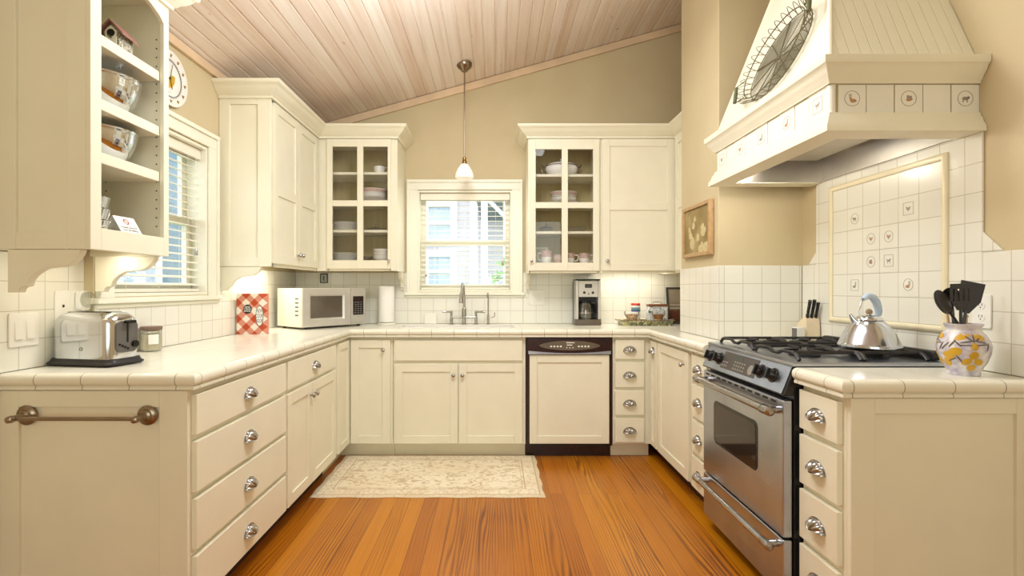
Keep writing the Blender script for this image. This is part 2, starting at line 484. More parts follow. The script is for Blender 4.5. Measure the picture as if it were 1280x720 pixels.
# tile splashbacks belong to the walls they are set on
T0, T1 = CZ+.001, 1.373
part('tile_splashback', MB(FL(LW)).box(1.60, 2.151, LN-LW, LN-LW+.008, T0, T1).box(2.154, 3.122, 0, .008, T0, 1.172).box(3.122, 4.311, 0, .008, T0, T1), 'tile_yz', wall_left, bevel=.002)
part('tile_splashback', MB(FB(BW)).box(LW+.009, -.742, 0, .008, T0, T1).box(-.742, .232, 0, .008, T0, 1.168).box(.232, RW, 0, .008, T0, T1), 'tile_xz', wall_back, bevel=.002)
part('tile_splashback', MB(FR(1.286)).box(2.942, 3.54, 0, .008, T0, T1), 'tile_yz', wall_chase, bevel=.003)
part('tile_splashback', MB(FB(2.95)).box(1.2865, RW-.008, 0, .008, T0, T1), 'tile_xz', wall_chase, bevel=.003)
part('tile_splashback', MB(FR(RW)).box(1.45, 1.852, 0, .008, T0, T1).box(2.812, 2.941, 0, .008, T0, T1), 'tile_yz', wall_right, bevel=.003)
mb = MB(FR(RW)); mb.box(1.852, 2.812, 0, .009, T0, 1.815)
mb.add([(1.852,0,T1),(1.775,0,T1),(1.852,0,T1+.075),(1.852,.009,T1),(1.775,.009,T1),(1.852,.009,T1+.075)], [(0,1,2),(3,5,4),(0,3,4,1),(1,4,5,2),(2,5,3,0)])
mb.add([(2.812,0,T1),(2.88,0,T1),(2.812,0,T1+.07),(2.812,.009,T1),(2.88,.009,T1),(2.812,.009,T1+.07)], [(0,1,2),(3,5,4),(0,3,4,1),(1,4,5,2),(2,5,3,0)])
M['tile_tall'] = tile_mat('wall_tile_range', (1, 2), .108, (1.920, CZ), TILE, GROUT)
part('range_splashback', mb, 'tile_tall', wall_right, bevel=.003)
M['tile_panel'] = tile_mat('wall_tile_picture_panel', (1, 2), .108, (2.016, 1.096), TILE, GROUT)
panel = part('framed_tile_panel', MB(FR(RW)).box(2.010, 2.670, .009, .012, 1.090, 1.750), 'tile_panel', wall_right)
def molding(f, a0, a1, b0, b1, w, o0, h):
    mb = MB(f); prof = [(0, 0), (0, h*.5), (.25*w, h*.9), (.5*w, h), (.75*w, h*.9), (w, h*.5), (w, 0)]
    rings = []
    for ca, cb, sa, sb in ((a0, b0, 1, 1), (a1, b0, -1, 1), (a1, b1, -1, -1), (a0, b1, 1, -1), (a0, b0, 1, 1)):
        rings.append([(ca+sa*p, o0+q, cb+sb*p) for p, q in prof])
    return mb.loft(rings, 0, False)
part('tile_frame', molding(FR(RW), 1.988, 2.692, 1.068, 1.772, .026, .009, .014), 'dado', wall_right)

def animal(mb, fn, cx, cy, r, kind, o):
    """a small printed creature made of flat ovals: body, head, ears or legs"""
    e = lambda dx, dy, rx, ry, mi=1: mb.disc(fn, cx+dx*r, cy+dy*r, rx*r, ry*r, o, o+.0006, 14, mi)
    if kind == 'rabbit':
        e(.12, -.30, .42, .26, 2); e(-.22, .02, .16, .18, 2); e(-.36, .40, .06, .24); e(-.14, .42, .06, .24); e(.5, -.34, .1, .1)
    elif kind == 'bird':
        e(0, -.05, .40, .24, 2); e(.34, .22, .15, .15, 2); e(-.36, .2, .2, .1); e(.05, -.38, .03, .16); e(-.08, -.38, .03, .16)
    elif kind == 'bee':
        e(.0, -.18, .38, .20, 2); e(-.1, .2, .2, .26); e(.26, .18, .18, .22); e(.4, -.1, .13, .13)
    elif kind == 'pig':
        e(0, .0, .46, .24); e(.42, .12, .18, .18); e(-.3, -.36, .08, .2); e(.25, -.36, .08, .2)
    else:
        e(.0, .02, .40, .18); e(-.36, .24, .14, .16); e(-.25, -.3, .05, .24); e(.24, -.3, .05, .24); e(.42, .2, .05, .18)
def picture_tile(parent, fn, cx, cy, shape, kind, size=.106, r=.030, o=0.0):
    """fn(p,q,o): p along the wall, q up, o out from the tile face"""
    mb = MB()
    h = size/2-.0012
    mb.prism([(cx-h, cy-h), (cx+h, cy-h), (cx+h, cy+h), (cx-h, cy+h)], fn, o, o+.0012, 0)
    if shape == 'circle':
        mb.ring(fn, cx, cy, r*.93, r, o+.0012, o+.0018, 32, 1)
    else:
        for s in (-1, 1):
            mb.prism([(cx-r, cy+s*r-.0009), (cx+r, cy+s*r-.0009), (cx+r, cy+s*r+.0009), (cx-r, cy+s*r+.0009)], fn, o+.0012, o+.0018, 1)
            mb.prism([(cx+s*r-.0009, cy-r), (cx+s*r+.0009, cy-r), (cx+s*r+.0009, cy+r), (cx+s*r-.0009, cy+r)], fn, o+.0012, o+.0018, 1)
    animal(mb, fn, cx, cy, r*.95, kind, o+.0012)
    return part('picture_tile', mb, ['tile_plain', 'inkgrey', 'orange' if shape == 'circle' else 'inkgrey'], parent, smooth=0)
pf = lambda p, q, o: (RW-.012-o, p, q)
for col, row, sh, kd in ((1,1,'circle','pig'),(4,1,'square','bird'),(2,2,'circle','bird'),(3,2,'circle','bird'),(2,3,'circle','bee'),(3,3,'square','cow'),(1,4,'square','rabbit'),(4,4,'circle','rabbit')):
    picture_tile(wall_right, pf, 2.016+.108*(5.5-col), 1.096+.108*(5.5-row), sh, kd, r=.026)

# ---------------------------------------------------------------- windows
def window(n, f, op, lab, apron=.02):
    a0, a1, b0, b1 = op
    mb = MB(f); t = .016
    mb.box(a0, a0+t, -.145, 0, b0, b1); mb.box(a1-t, a1, -.145, 0, b0, b1); mb.box(a0+t, a1-t, -.145, 0, b1-t, b1); mb.box(a0+t, a1-t, -.145, 0, b0, b0+t)
    w = struct('window_%d' % n, mb, 'trimw', bevel=.002)
    c = .088; mb = MB(f)
    for s0, s1 in ((a0-c, a0+.004), (a1-.004, a1+c)):
        mb.box(s0, s1, .001, .016, b0-.005, b1+.004)
    mb.box(a0-c, a0-c+.022, .016, .026, b0-.005, b1+c-.022); mb.box(a1+c-.022, a1+c, .016, .026, b0-.005, b1+c-.022)
    mb.box(a0-c, a1+c, .001, .016, b1+.004, b1+c); mb.box(a0-c, a1+c, .016, .028, b1+c-.024, b1+c)
    part('window_frame', mb, 'trimw', w, bevel=.003)
    part('window_sill', MB(f).box(a0-c-.02, a1+c+.02, -.02, .034, b0-.03, b0-.004).box(a0-c-.008, a1+c+.008, .001, .018, b0-.05, b0-.03), 'trimw', w, bevel=.006)
    mid = (b0+b1)/2-.01; r = .042
    for k, (z0, z1, o) in enumerate(((b0+t, mid+r/2, -.115), (mid-r/2, b1-t, -.142))):
        mb = MB(f)
        mb.box(a0+t, a0+t+r, o, o+.026, z0, z1); mb.box(a1-t-r, a1-t, o, o+.026, z0, z1)
        mb.box(a0+t+r, a1-t-r, o, o+.026, z0, z0+r); mb.box(a0+t+r, a1-t-r, o, o+.026, z1-r, z1)
        s = part('sash', mb, 'trimw', w, bevel=.002)
        part('pane', MB(f).box(a0+t+r-.002, a1-t-r+.002, o+.011, o+.014, z0+r-.002, z1-r+.002), 'glass', s, smooth=0)
    return w
window(1, FB(BW), WB, '')
window(2, FL(LW), WL, '')
def blind(f, op, label, tilt, w):
    a0, a1, b0, b1 = op; a0 += .019; a1 -= .019
    mid = f((a0+a1)/2, -.05, b0)
    t = thing('window_blind', label, 'blind', mid)
    part('headrail', MB(f).box(a0, a1, -.085, -.030, b1-.075, b1-.018), 'blind', t, bevel=.003)
    mb = MB(f); n = 17; z0 = b0+.062; dz = (b1-.085-z0)/n
    for i in range(n+1):
        z = z0+i*dz; pr = []
        for k in range(5):
            u = -1+k*.5; pr.append((-.058+u*w*math.cos(tilt), z+u*w*math.sin(tilt)+.0028*(1-u*u)))
        lo = [(p, q-.0028) for p, q in reversed(pr)]
        mb.prism(pr+lo, lambda p, q, tt: (tt, p, q), a0+.004, a1-.004)
    part('slats', mb, 'blind', t)
    part('bottom_rail', MB(f).box(a0+.002, a1-.002, -.080, -.036, b0+.018, b0+.036), 'blind', t, bevel=.004)
    mb = MB(f)
    for a in (a0+.12, (a0+a1)/2, a1-.12):
        for o in (-.0825, -.0335): mb.tube([(a, o, b0+.03), (a, o, b1-.03)], .0012, 5)
    part('ladder_cord', mb, 'blind', t)
    for aa, zz in ((a0+.05, b0+.16), (a1-.06, b0+.26)):
        mb = MB(f); mb.tube([(aa, -.024, b1-.07), (aa, -.022, zz)], .0014, 5)
        c = part('pull_cord', mb, 'blind', t)
        part('tassel', MB(f).tube([(aa, -.022, zz+.006), (aa, -.022, zz-.008), (aa, -.022, zz-.034)], [.003, .008, .010], 10), 'pewter', c)
    return t
blind(FB(BW), WB, 'ivory slatted blind fully lowered over the sink window with open slats', math.radians(-6), .0125)
blind(FL(LW), WL, 'ivory slatted blind in the side window behind the open shelf cabinet', math.radians(-14), .023)

# ---------------------------------------------------------------- outside
M['siding'] = None
def siding(name, rgb):
    n = N(name); s = n.sep(); f = n.math('FRACT', n.math('DIVIDE', s[2], .13))
    n.bump(f, .9, .02); c = lin(*rgb)
    return n.set(n.ramp(f, [(0, tuple(v*.8 for v in c[:3])+(1,)), (.12, c)]), .7)
M['siding'] = siding('lavender_siding', (206, 200, 210)); M['siding2'] = siding('teal_siding', (120, 150, 172))
M['outglass'] = plain('outdoor_window_glass', (178, 194, 216), .3, 0, .1)
M['outwhite'] = plain('outdoor_white_trim', (240, 240, 240), .5)
M['lawn'] = plain('lawn_green', (130, 160, 104), .9, var=.3)
M['leaf'] = plain('leaf_green', (120, 156, 96), .8, var=.35, scale=9)
M['shingle'] = plain('dark_shingle', (120, 124, 142), .8, var=.2)
struct('ground', MB().box(-14, 10, BW+.16, 26, -.6, -.5).box(-14, LW-.16, -8, BW+.16, -.6, -.5), 'lawn')
def out_window(parent, f, a0, a1, b0, b1):
    mb = MB(f); r = .11
    mb.box(a0-r, a0, .0, .06, b0-r, b1+r); mb.box(a1, a1+r, .0, .06, b0-r, b1+r); mb.box(a0, a1, .0, .06, b1, b1+r); mb.box(a0, a1, .0, .06, b0-r, b0)
    mb.box(a0, a1, .0, .05, (b0+b1)/2-.03, (b0+b1)/2+.03)
    w = part('window', mb, 'outwhite', parent)
    part('pane', MB(f).box(a0, a1, .005, .02, b0, b1), 'outglass', w)
h = thing('neighbor_house', 'pale lavender clapboard house across the yard seen through the sink window', 'house', (-1.2, 8.6, -.5))
part('clapboard_wall', MB(FB(8.5)).box(-4.8, -.30, -.2, 0, -.5, 5.2), 'siding', h)
part('corner_board', MB(FB(8.5)).box(-.42, -.29, .0, .03, -.5, 5.2), 'outwhite', h)
part('porch_back_wall', MB(FB(10.6)).box(-.5, 3.2, -.2, 0, -.5, 5.2), 'siding', h)
out_window(h, FB(8.5), -1.10, -.74, 2.06, 2.58); out_window(h, FB(8.5), -1.10, -.74, 1.28, 1.76)
part('porch_roof', MB().box(-.29, 1.6, 7.2, 10.5, 2.60, 2.72).prism([(-.29, 2.72), (1.6, 2.72), (1.6, 2.85), (-.29, 3.4)], lambda p, q, t: (p, t, q), 7.2, 10.5), 'shingle', h)
for x in (-.20, .12): part('porch_post', MB().box(x, x+.09, 7.25, 7.34, -.5, 2.60), 'outwhite', h)
part('porch_brace', MB().tube([(-.15, 7.3, 2.55), (.22, 7.3, 2.18)], .03, 6), 'outwhite', h)
mb = MB()
for i in range(7): mb.box(-.10+i*.11, -.07+i*.11, 7.28, 7.32, .5, 1.35)
mb.box(-.11, .72, 7.27, 7.33, 1.35, 1.40)
part('porch_railing', mb, 'outwhite', h)
def bush(c, r, label):
    mb = MB()
    for i in range(520):
        v = Vector((random.gauss(0,1), random.gauss(0,1), random.gauss(0,1))).normalized()*r*random.uniform(.6, 1)
        v.z *= 1.25; p0 = Vector(c)+Vector((0,0,r*1.1))+v
        d1 = Vector((random.uniform(-1,1), random.uniform(-1,1), random.uniform(-1,1))).normalized()*.09; d2 = d1.orthogonal().normalized()*.04
        mb.add([p0-d1, p0+d2, p0+d1, p0-d2], [(0,1,2,3)], raw=True)
    t = thing('garden_shrub', label, 'shrub', c)
    part('foliage', mb, 'leaf', t, smooth=0)
    mb = MB()
    for k in range(5): mb.tube([(c[0], c[1], c[2]), (c[0]+.25*math.cos(k*1.3), c[1]+.25*math.sin(k*1.3), c[2]+r*1.1)], [.03, .01], 6)
    part('stem', mb, 'bronze', t)
bush((.42, 6.0, -.5), .92, 'loose green shrub beyond the right side of the sink window')
h2 = thing('neighbor_house', 'blue-grey clapboard house seen between the slats of the side window', 'house', (-5.2, 5.2, -.5))
part('clapboard_wall', MB(FL(-5.2)).box(1.5, 14, -.2, 0, -.5, 4.6), 'siding2', h2)
for a in (4.6, 6.9, 8.8): out_window(h2, FL(-5.2), a, a+.9, .75, 2.5)

# ================================================================ BASE CABINETS
F1, F2, F3, F4 = FL(-1.076), FB(3.74), FR(1.14), FR(1.157)
BT = .885
ROWS = ((.723, .866), (.520, .700), (.318, .497), (.119, .293))
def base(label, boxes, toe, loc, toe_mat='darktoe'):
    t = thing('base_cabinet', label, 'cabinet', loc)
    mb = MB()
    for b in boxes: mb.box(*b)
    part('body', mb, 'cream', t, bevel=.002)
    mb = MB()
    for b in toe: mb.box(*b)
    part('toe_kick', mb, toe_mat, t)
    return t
# left run, four drawers and the end panel with the towel bar
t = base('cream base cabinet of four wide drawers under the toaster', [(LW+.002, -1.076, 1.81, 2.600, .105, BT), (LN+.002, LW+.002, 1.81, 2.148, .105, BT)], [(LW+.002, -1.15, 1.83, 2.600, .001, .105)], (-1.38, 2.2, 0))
mb = MB(FB(1.81)); mb.box(LN+.002, -1.667, 0, .02, .001, BT); mb.box(-1.175, -1.076, 0, .02, .001, BT); mb.box(-1.667, -1.175, 0, .02, .827, BT); mb.box(-1.667, -1.175, 0, .02, .001, .12); mb.box(-1.668, -1.174, .0, .009, .11, .83)
part('end_panel', mb, 'cream', t, bevel=.002)
for b0, b1 in ROWS: drawer(t, F1, 1.812, 2.589, b0, b1)
# left run, one drawer over two doors
t = base('cream base cabinet with one drawer over two doors below the side window', [(LW+.002, -1.076, 2.601, 3.409, .105, BT)], [(LW+.002, -1.15, 2.601, 3.409, .001, .105)], (-1.38, 3.0, 0))
drawer(t, F1, 2.611, 3.398, *ROWS[0])
door(t, F1, 2.611, 2.952, .119, .700, (2.925, .632)); door(t, F1, 2.957, 3.398, .119, .700, (2.984, .632))
# left back corner, two narrow doors meeting
t = base('cream corner base cabinet with two narrow doors meeting under the microwave', [(LW+.002, -1.076, 3.410, BW-.002, .105, BT), (-1.076, -.747, 3.74, BW-.002, .105, BT)], [(LW+.002, -1.15, 3.410, BW-.002, .001, .105), (-1.15, -.747, 3.81, BW-.002, .001, .105)], (-1.4, 4.0, 0), 'cream')
door(t, F1, 3.462, 3.7165, .119, .866, rail=.05); door(t, F2, -1.051, -.763, .112, .866, (-.812, .795))
# sink base: open-topped carcass so the basin can hang inside
t = base('cream sink base cabinet with a plain rail above two doors', [(-.745, .222, 3.74, 3.762, .105, BT), (-.745, -.739, 3.762, BW-.002, .105, BT), (.202, .222, 3.762, BW-.002, .105, BT), (-.739, .202, 3.762, BW-.002, .105, .125)], [(-.745, .222, 3.81, 3.83, .001, .105)], (-.26, 4.0, 0), 'cream')
part('false_front', MB(F2).box(-.732, .198, 0, .02, .716, .864), 'cream', t, bevel=.002)
door(t, F2, -.732, -.272, .112, .692, (-.303, .612)); door(t, F2, -.264, .198, .112, .692, (-.237, .612))
# dishwasher with a cabinet-front panel
t = thing('dishwasher', 'built-in dishwasher with black control strip and cream door panel', 'dishwasher', (.54, 4.0, 0))
part('tub', MB().box(.226, .853, 3.745, BW-.05, .09, BT-.002), 'black', t)
part('toe_kick', MB().box(.226, .853, 3.80, 3.83, .001, .09), 'maroon', t)
part('side_trim', MB(FB(3.745)).box(.228, .247, 0, .02, .10, .885).box(.832, .851, 0, .02, .10, .885), 'maroon', t)
cp = part('control_panel', MB(FB(3.745)).box(.236, .842, 0, .034, .768, .884), 'maroon', t, bevel=.004)
part('steel_strip', MB(FB(3.745)).prism([(.240+.598*i/24, .764) for i in range(25)]+[(.240+.598*i/24, .789-.017*math.sin(PI*i/24)) for i in range(24, -1, -1)], lambda p, q, o: (p, o, q), .034, .0375), 'steel', cp)
lens = [(.54-.222*math.cos(PI*i/24), .826+.036*math.sin(PI*i/24)**1.3) for i in range(25)]+[(.54+.222*math.cos(PI*i/24), .826-.034*math.sin(PI*i/24)**1.3) for i in range(1, 24)]
part('button_plate', MB(FB(3.745)).prism(lens, lambda p, q, o: (p, o, q), .034, .0385), 'olive', cp)
mb = MB(FB(3.745))
for x in (-.135, -.112, -.088, -.065, .065, .088, .112, .135): mb.disc(lambda p, q, o: (p, o, q), .54+x, .821, .008, .0058, .038, .0405, 12)
for x in (-.022, 0, .022): mb.disc(lambda p, q, o: (p, o, q), .54+x, .812, .0045, .0035, .038, .0405, 10)
mb.box(.515, .575, .038, .040, .845, .851); mb.box(.518, .558, .038, .040, .828, .834)
part('buttons', mb, 'white', cp)
part('door_panel', shaker(FB(3.742), .250, .829, .112, .758, rail=.056), 'cream', t, bevel=.002)
# back run, four small drawers
t = base('narrow cream base cabinet of four small drawers right of the dishwasher', [(.857, 1.139, 3.74, BW-.002, .105, BT)], [(.857, 1.139, 3.81, 3.83, .001, .105)], (1.0, 4.0, 0), 'cream')
for b0, b1 in ((.728, .868), (.522, .704), (.320, .498), (.122, .297)): drawer(t, F2, .872, 1.083, b0, b1)
# right run
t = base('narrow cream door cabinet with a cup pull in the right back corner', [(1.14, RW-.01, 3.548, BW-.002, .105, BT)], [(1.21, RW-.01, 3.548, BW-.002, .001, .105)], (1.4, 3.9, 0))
door(t, F3, 3.562, 3.705, .119, .866, cup=(3.635, .80), rail=.042)
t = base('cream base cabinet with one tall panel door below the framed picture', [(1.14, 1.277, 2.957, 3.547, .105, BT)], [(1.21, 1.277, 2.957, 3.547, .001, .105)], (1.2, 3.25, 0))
door(t, F3, 2.975, 3.533, .119, .866, (3.035, .79))
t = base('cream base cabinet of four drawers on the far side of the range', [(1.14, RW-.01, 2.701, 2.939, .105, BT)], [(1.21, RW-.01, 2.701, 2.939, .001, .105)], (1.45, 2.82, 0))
for b0, b1 in ROWS: drawer(t, F3, 2.716, 2.925, b0, b1)
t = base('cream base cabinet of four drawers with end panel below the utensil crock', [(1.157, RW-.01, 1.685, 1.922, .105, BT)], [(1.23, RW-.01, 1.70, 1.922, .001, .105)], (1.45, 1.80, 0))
mb = MB(FB(1.685)); mb.box(1.157, 1.236, 0, .02, .001, BT); mb.box(1.697, RW-.01, 0, .02, .001, BT); mb.box(1.236, 1.697, 0, .02, .834, BT); mb.box(1.236, 1.697, 0, .02, .001, .12); mb.box(1.235, 1.698, 0, .009, .11, .836)
part('end_panel', mb, 'cream', t, bevel=.002)
for b0, b1 in ROWS: drawer(t, F4, 1.703, 1.915, b0, b1)

# ---------------------------------------------------------------- tiled worktops
EDGE = [(-.035,CZ),(-.018,CZ),(-.008,CZ-.004),(-.002,CZ-.011),(0,CZ-.020),(-.001,CZ-.031),(-.006,CZ-.039),(-.013,CZ-.043),(-.008,CZ-.046),(-.008,CZ-.056),(-.035,CZ-.056)]
H0, H1, H2, H3 = -.735, .150, 3.845, 4.125       # the sink cut-out
t = thing('countertop', 'cream tiled countertop running along three sides under both windows', 'countertop', (0, 4.0, BT+.001))
mb = MB()
for b in ((LW+.009, -1.075, 1.808, BW-.009), (LN+.009, LW+.009, 1.808, 2.150), (-1.075, H0, 3.725, BW-.009), (H1, 1.13, 3.725, BW-.009), (H0, H1, 3.725, H2), (H0, H1, H3, BW-.009),
          (1.13, 1.2775, 2.696, 3.725), (1.2775, RW-.009, 2.696, 2.941), (1.2775, RW-.009, 3.541, 3.725), (1.13, RW-.009, 3.725, BW-.009)):
    mb.box(b[0], b[1], b[2], b[3], BT+.001, CZ)
part('tile_top', mb, 'tile_top', t, smooth=0)
path = [(LN+.009, 1.773), (-1.04, 1.773), (-1.04, 3.69), (1.095, 3.69), (1.095, 2.696)]
part('bullnose_edge', sweep(MB(), path, EDGE, mis=[0, 1, 0, 1]), ['edge_x', 'edge_y'], t)
t = thing('countertop', 'short cream tiled countertop holding the crock in front of the range', 'countertop', (1.45, 1.8, BT+.001))
part('tile_top', MB().box(1.15, RW-.009, 1.68, 1.925, BT+.001, CZ), 'tile_top', t, smooth=0)
part('bullnose_edge', sweep(MB(), [(1.115, 1.925), (1.115, 1.645), (RW-.009, 1.645)], EDGE, mis=[1, 0]), ['edge_x', 'edge_y'], t)

# ================================================================ WALL CABINETS
CRN = [(0, 2.402), (.012, 2.402), (.014, 2.416), (.022, 2.420), (.030, 2.430), (.046, 2.440), (.060, 2.456), (.070, 2.470), (.080, 2.474), (.084, 2.480), (.084, 2.494), (0, 2.494)]
def bracket(parent, fn, t0, t1, sc=1.0):
    return part('bracket', MB().prism([(u*sc, z*sc) for u, z in BRK], fn, t0, t1), 'cream', parent, bevel=.002, smooth=50)
# open-shelf cabinet, near left
UB = 1.376
t = thing('open_shelf_cabinet', 'cream wall cabinet with open shelves nearest on the left wall', 'cabinet', (-1.53, 1.94, UB))
mb = MB(FB(1.754)); X0, X1 = LN+.002, -1.388
mb.box(X0, -1.626, 0, .02, UB, 2.44); mb.box(-1.45, X1, 0, .02, UB, 2.44); mb.box(-1.626, -1.45, 0, .02, UB, 1.434); mb.box(-1.626, -1.45, 0, .02, 2.37, 2.44); mb.box(-1.627, -1.449, 0, .010, 1.43, 2.38)
part('side_panel', mb, 'cream', t, bevel=.002)
part('side_panel', MB().box(LW+.002, X1, 2.132, 2.150, UB, 2.44), 'cream', t)
part('back_panel', MB().box(X0, X0+.010, 1.755, 2.131, UB, 2.44), 'cream', t)
part('top_panel', MB().box(X0+.01, X1, 1.755, 2.131, 2.42, 2.44), 'cream', t)
part('bottom_panel', MB().box(X0+.01, X1, 1.755, 2.131, 1.425, 1.448), 'cream', t)
for z in (1.724, 1.913, 2.140): part('shelf', MB().box(X0+.011, X1-.002, 1.756, 2.130, z-.040, z), 'cream', t, bevel=.003)
arch = [(1.782, 2.336)]+[(1.782+.336*i/16, 2.336+.055*math.sin(PI*i/16)**.7) for i in range(1, 16)]+[(2.118, 2.336)]
mb = MB(FL(X1)); mb.box(1.734, 1.782, 0, .018, UB, 2.44); mb.box(2.118, 2.150, 0, .018, UB, 2.44); mb.box(1.782, 2.118, 0, .018, UB, 1.452)
for (p0, q0), (p1, q1) in zip(arch[:-1], arch[1:]):
    mb.add([(p0,0,q0),(p1,0,q1),(p1,0,2.44),(p0,0,2.44),(p0,.018,q0),(p1,.018,q1),(p1,.018,2.44),(p0,.018,2.44)], [(0,1,2,3),(4,7,6,5),(0,4,5,1),(3,2,6,7)])
part('face_frame', mb, 'cream', t, bevel=.002, smooth=50)
mb = MB(FL(X0+.0105))
part('crown', sweep(MB(), [(X0, 1.734), (-1.37, 1.734), (-1.37, 2.150), (LW+.002, 2.150)], [(o, z+.012) for o, z in CRN]), 'cream', t)
bk = lambda u, z, tt: (LW+.034+u, tt, UB-.001-z)
bracket(t, bk, 1.738, 1.768); bracket(t, bk, 2.118, 2.148)
mb = MB(FB(2.132))
for y in (2.3, 2.25): pass
mb = MB()
for z in [1.50+.037*i for i in range(22)]:
    for x in (-1.41, -1.62):
        mb.cyl((x, 2.1318, z), (x, 2.1300, z), .0028, seg=8)
part('peg_holes', mb, 'cavity', t)
# closed cabinet on the left wall, with crown shared round the corner
CP = [(LW+.002, 3.13), (-1.37, 3.13), (-1.37, 3.97), (-.76, 3.97), (-.76, BW-.002)]
t = thing('wall_cabinet', 'tall cream wall cabinet with two panelled doors beside the side window', 'cabinet', (-1.53, 3.6, UB))
part('body', MB().box(LW+.002, -1.39, 3.15, BW-.002, UB+.05, 2.44).box(-1.402, -1.39, 3.15, 3.985, UB, UB+.05), 'cream', t, bevel=.002)
mb = MB(FB(3.15)); mb.box(LW+.002, -1.624, 0, .02, UB, 2.44); mb.box(-1.4525, -1.372, 0, .02, UB, 2.44); mb.box(-1.624, -1.4525, 0, .02, UB, 1.43); mb.box(-1.624, -1.4525, 0, .02, 2.369, 2.44); mb.box(-1.625, -1.452, 0, .009, 1.42, 2.38)
part('side_panel', mb, 'cream', t, bevel=.002)
part('face_frame', MB(FL(-1.39)).box(3.15, 3.195, 0, .004, UB, 2.44).box(3.15, 3.96, 0, .004, UB, 1.398).box(3.15, 3.96, 0, .004, 2.39, 2.44), 'cream', t)
door(t, FL(-1.388), 3.178, 3.572, 1.397, 2.398, (3.545, 1.468), mids=(1.855,)); door(t, FL(-1.388), 3.577, 3.955, 1.397, 2.398, (3.603, 1.468), mids=(1.855,))
part('crown', sweep(MB(), CP, CRN, 0, 2), 'cream', t)
bracket(t, lambda u, z, tt: (LW+.010+u, tt, UB-.001-z), 3.134, 3.160)
def glass_cab(t, x0, x1, zb, d0, d1, cols, rows, shelves, kn):
    """hollow carcass with beadboard back, shelves and a four-pane glazed door"""
    yf, yb = 3.99, BW-.002
    part('side_panel', MB().box(x0, x0+.018, yf, yb, zb, 2.44), 'cream', t); part('side_panel', MB().box(x1-.018, x1, yf, yb, zb, 2.44), 'cream', t)
    part('top_panel', MB().box(x0+.018, x1-.018, yf, yb, 2.40, 2.44), 'cream', t); part('bottom_panel', MB().box(x0+.018, x1-.018, yf, yb, zb+.055, zb+.076), 'cream', t)
    part('back_panel', MB().box(x0+.018, x1-.018, yb-.008, yb, zb+.076, 2.40), 'bead_shaded', t)
    for z in shelves: part('shelf', MB().box(x0+.019, x1-.019, yf+.025, yb-.009, z-.020, z), 'cream', t, bevel=.002)
    mb = MB(FB(yf)); mb.box(x0, d0+.012, 0, .012, zb, 2.44); mb.box(d1-.012, x1, 0, .012, zb, 2.44); mb.box(d0, d1, 0, .012, zb, zb+.024); mb.box(d0, d1, 0, .012, 2.392, 2.44)
    part('face_frame', mb, 'cream', t, bevel=.002)
    z0, z1 = zb+.018, 2.398
    mb = MB(FB(yf-.0125)); o = .018
    mb.box(d0, cols[0][0], 0, o, z0, z1); mb.box(cols[1][1], d1, 0, o, z0, z1); mb.box(cols[0][1], cols[1][0], 0, o, z0, z1)
    for c0, c1 in cols:
        mb.box(c0, c1, 0, o, z0, rows[1][0]); mb.box(c0, c1, 0, o, rows[1][1], rows[0][0]); mb.box(c0, c1, 0, o, rows[0][1], z1)
    d = part('door', mb, 'cream', t, bevel=.0015)
    mb = MB(FB(yf-.0125))
    for c0, c1 in cols:
        for r0, r1 in rows: mb.box(c0-.003, c1+.003, .007, .010, r0-.003, r1+.003)
    part('glass_pane', mb, 'glass', d, smooth=0)
    part('knob', knob(FB(yf-.0125), kn[0], kn[1], .018, .011), 'pewter', d, label='small round nickel knob')
SH_L = (1.700, 1.924, 2.153); SH_R = (1.689, 1.910, 2.137)
t = thing('glass_cabinet', 'cream glass-door wall cabinet left of the sink window', 'cabinet', (-1.06, 4.15, UB))
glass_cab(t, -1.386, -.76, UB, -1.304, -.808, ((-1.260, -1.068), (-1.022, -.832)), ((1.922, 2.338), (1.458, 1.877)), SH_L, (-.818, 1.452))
part('crown', sweep(MB(), CP, CRN, 2, 4), 'cream', t)
part('bracket', MB().prism([(u*.60, z) for u, z in BRK], lambda u, z, tt: (tt, BW-.010-u, UB-.001-z), -.790, -.764), 'cream', t, bevel=.002, smooth=50)
CPR = [(.255, BW-.002), (.255, 3.97), (1.40, 3.97), (1.40, 3.545)]; ZR = 1.360
t = thing('glass_cabinet', 'cream wall cabinet with one glass door and one panel door right of the sink window', 'cabinet', (.82, 4.15, ZR))
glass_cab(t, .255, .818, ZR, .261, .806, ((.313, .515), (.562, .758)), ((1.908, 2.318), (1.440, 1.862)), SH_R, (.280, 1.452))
part('body', MB().box(.819, 1.398, 3.99, BW-.002, ZR+.055, 2.44).box(1.38, 1.398, 3.99, BW-.002, ZR, ZR+.055), 'cream', t)
part('face_frame', MB(FB(3.99)).box(.819, .840, 0, .012, ZR, 2.44).box(.255, 1.398, -.018, 0, ZR, ZR+.055).box(1.37, 1.398, 0, .012, ZR, 2.44).box(.84, 1.37, 0, .012, ZR, ZR+.024).box(.84, 1.37, 0, .012, 2.392, 2.44), 'cream', t, bevel=.002)
door(t, FB(3.9775), .828, 1.390, ZR+.018, 2.398, (.865, 1.452), mids=(1.875,))
part('crown', sweep(MB(), CPR, CRN, 0, 2), 'cream', t)
part('bracket', MB().prism([(u*.60, z) for u, z in BRK], lambda u, z, tt: (tt, BW-.010-u, ZR-.001-z), .259, .285), 'cream', t, bevel=.002, smooth=50)
t = thing('wall_cabinet', 'cream wall cabinet on the right wall partly hidden behind the wall corner', 'cabinet', (1.58, 3.75, ZR))
part('body', MB().box(1.40, RW-.002, 3.545, BW-.002, ZR, 2.44), 'cream', t)
door(t, FR(1.3995), 3.56, 3.93, ZR+.018, 2.398, None, mids=(1.875,))
part('crown', sweep(MB(), CPR, CRN, 2, 3), 'cream', t)

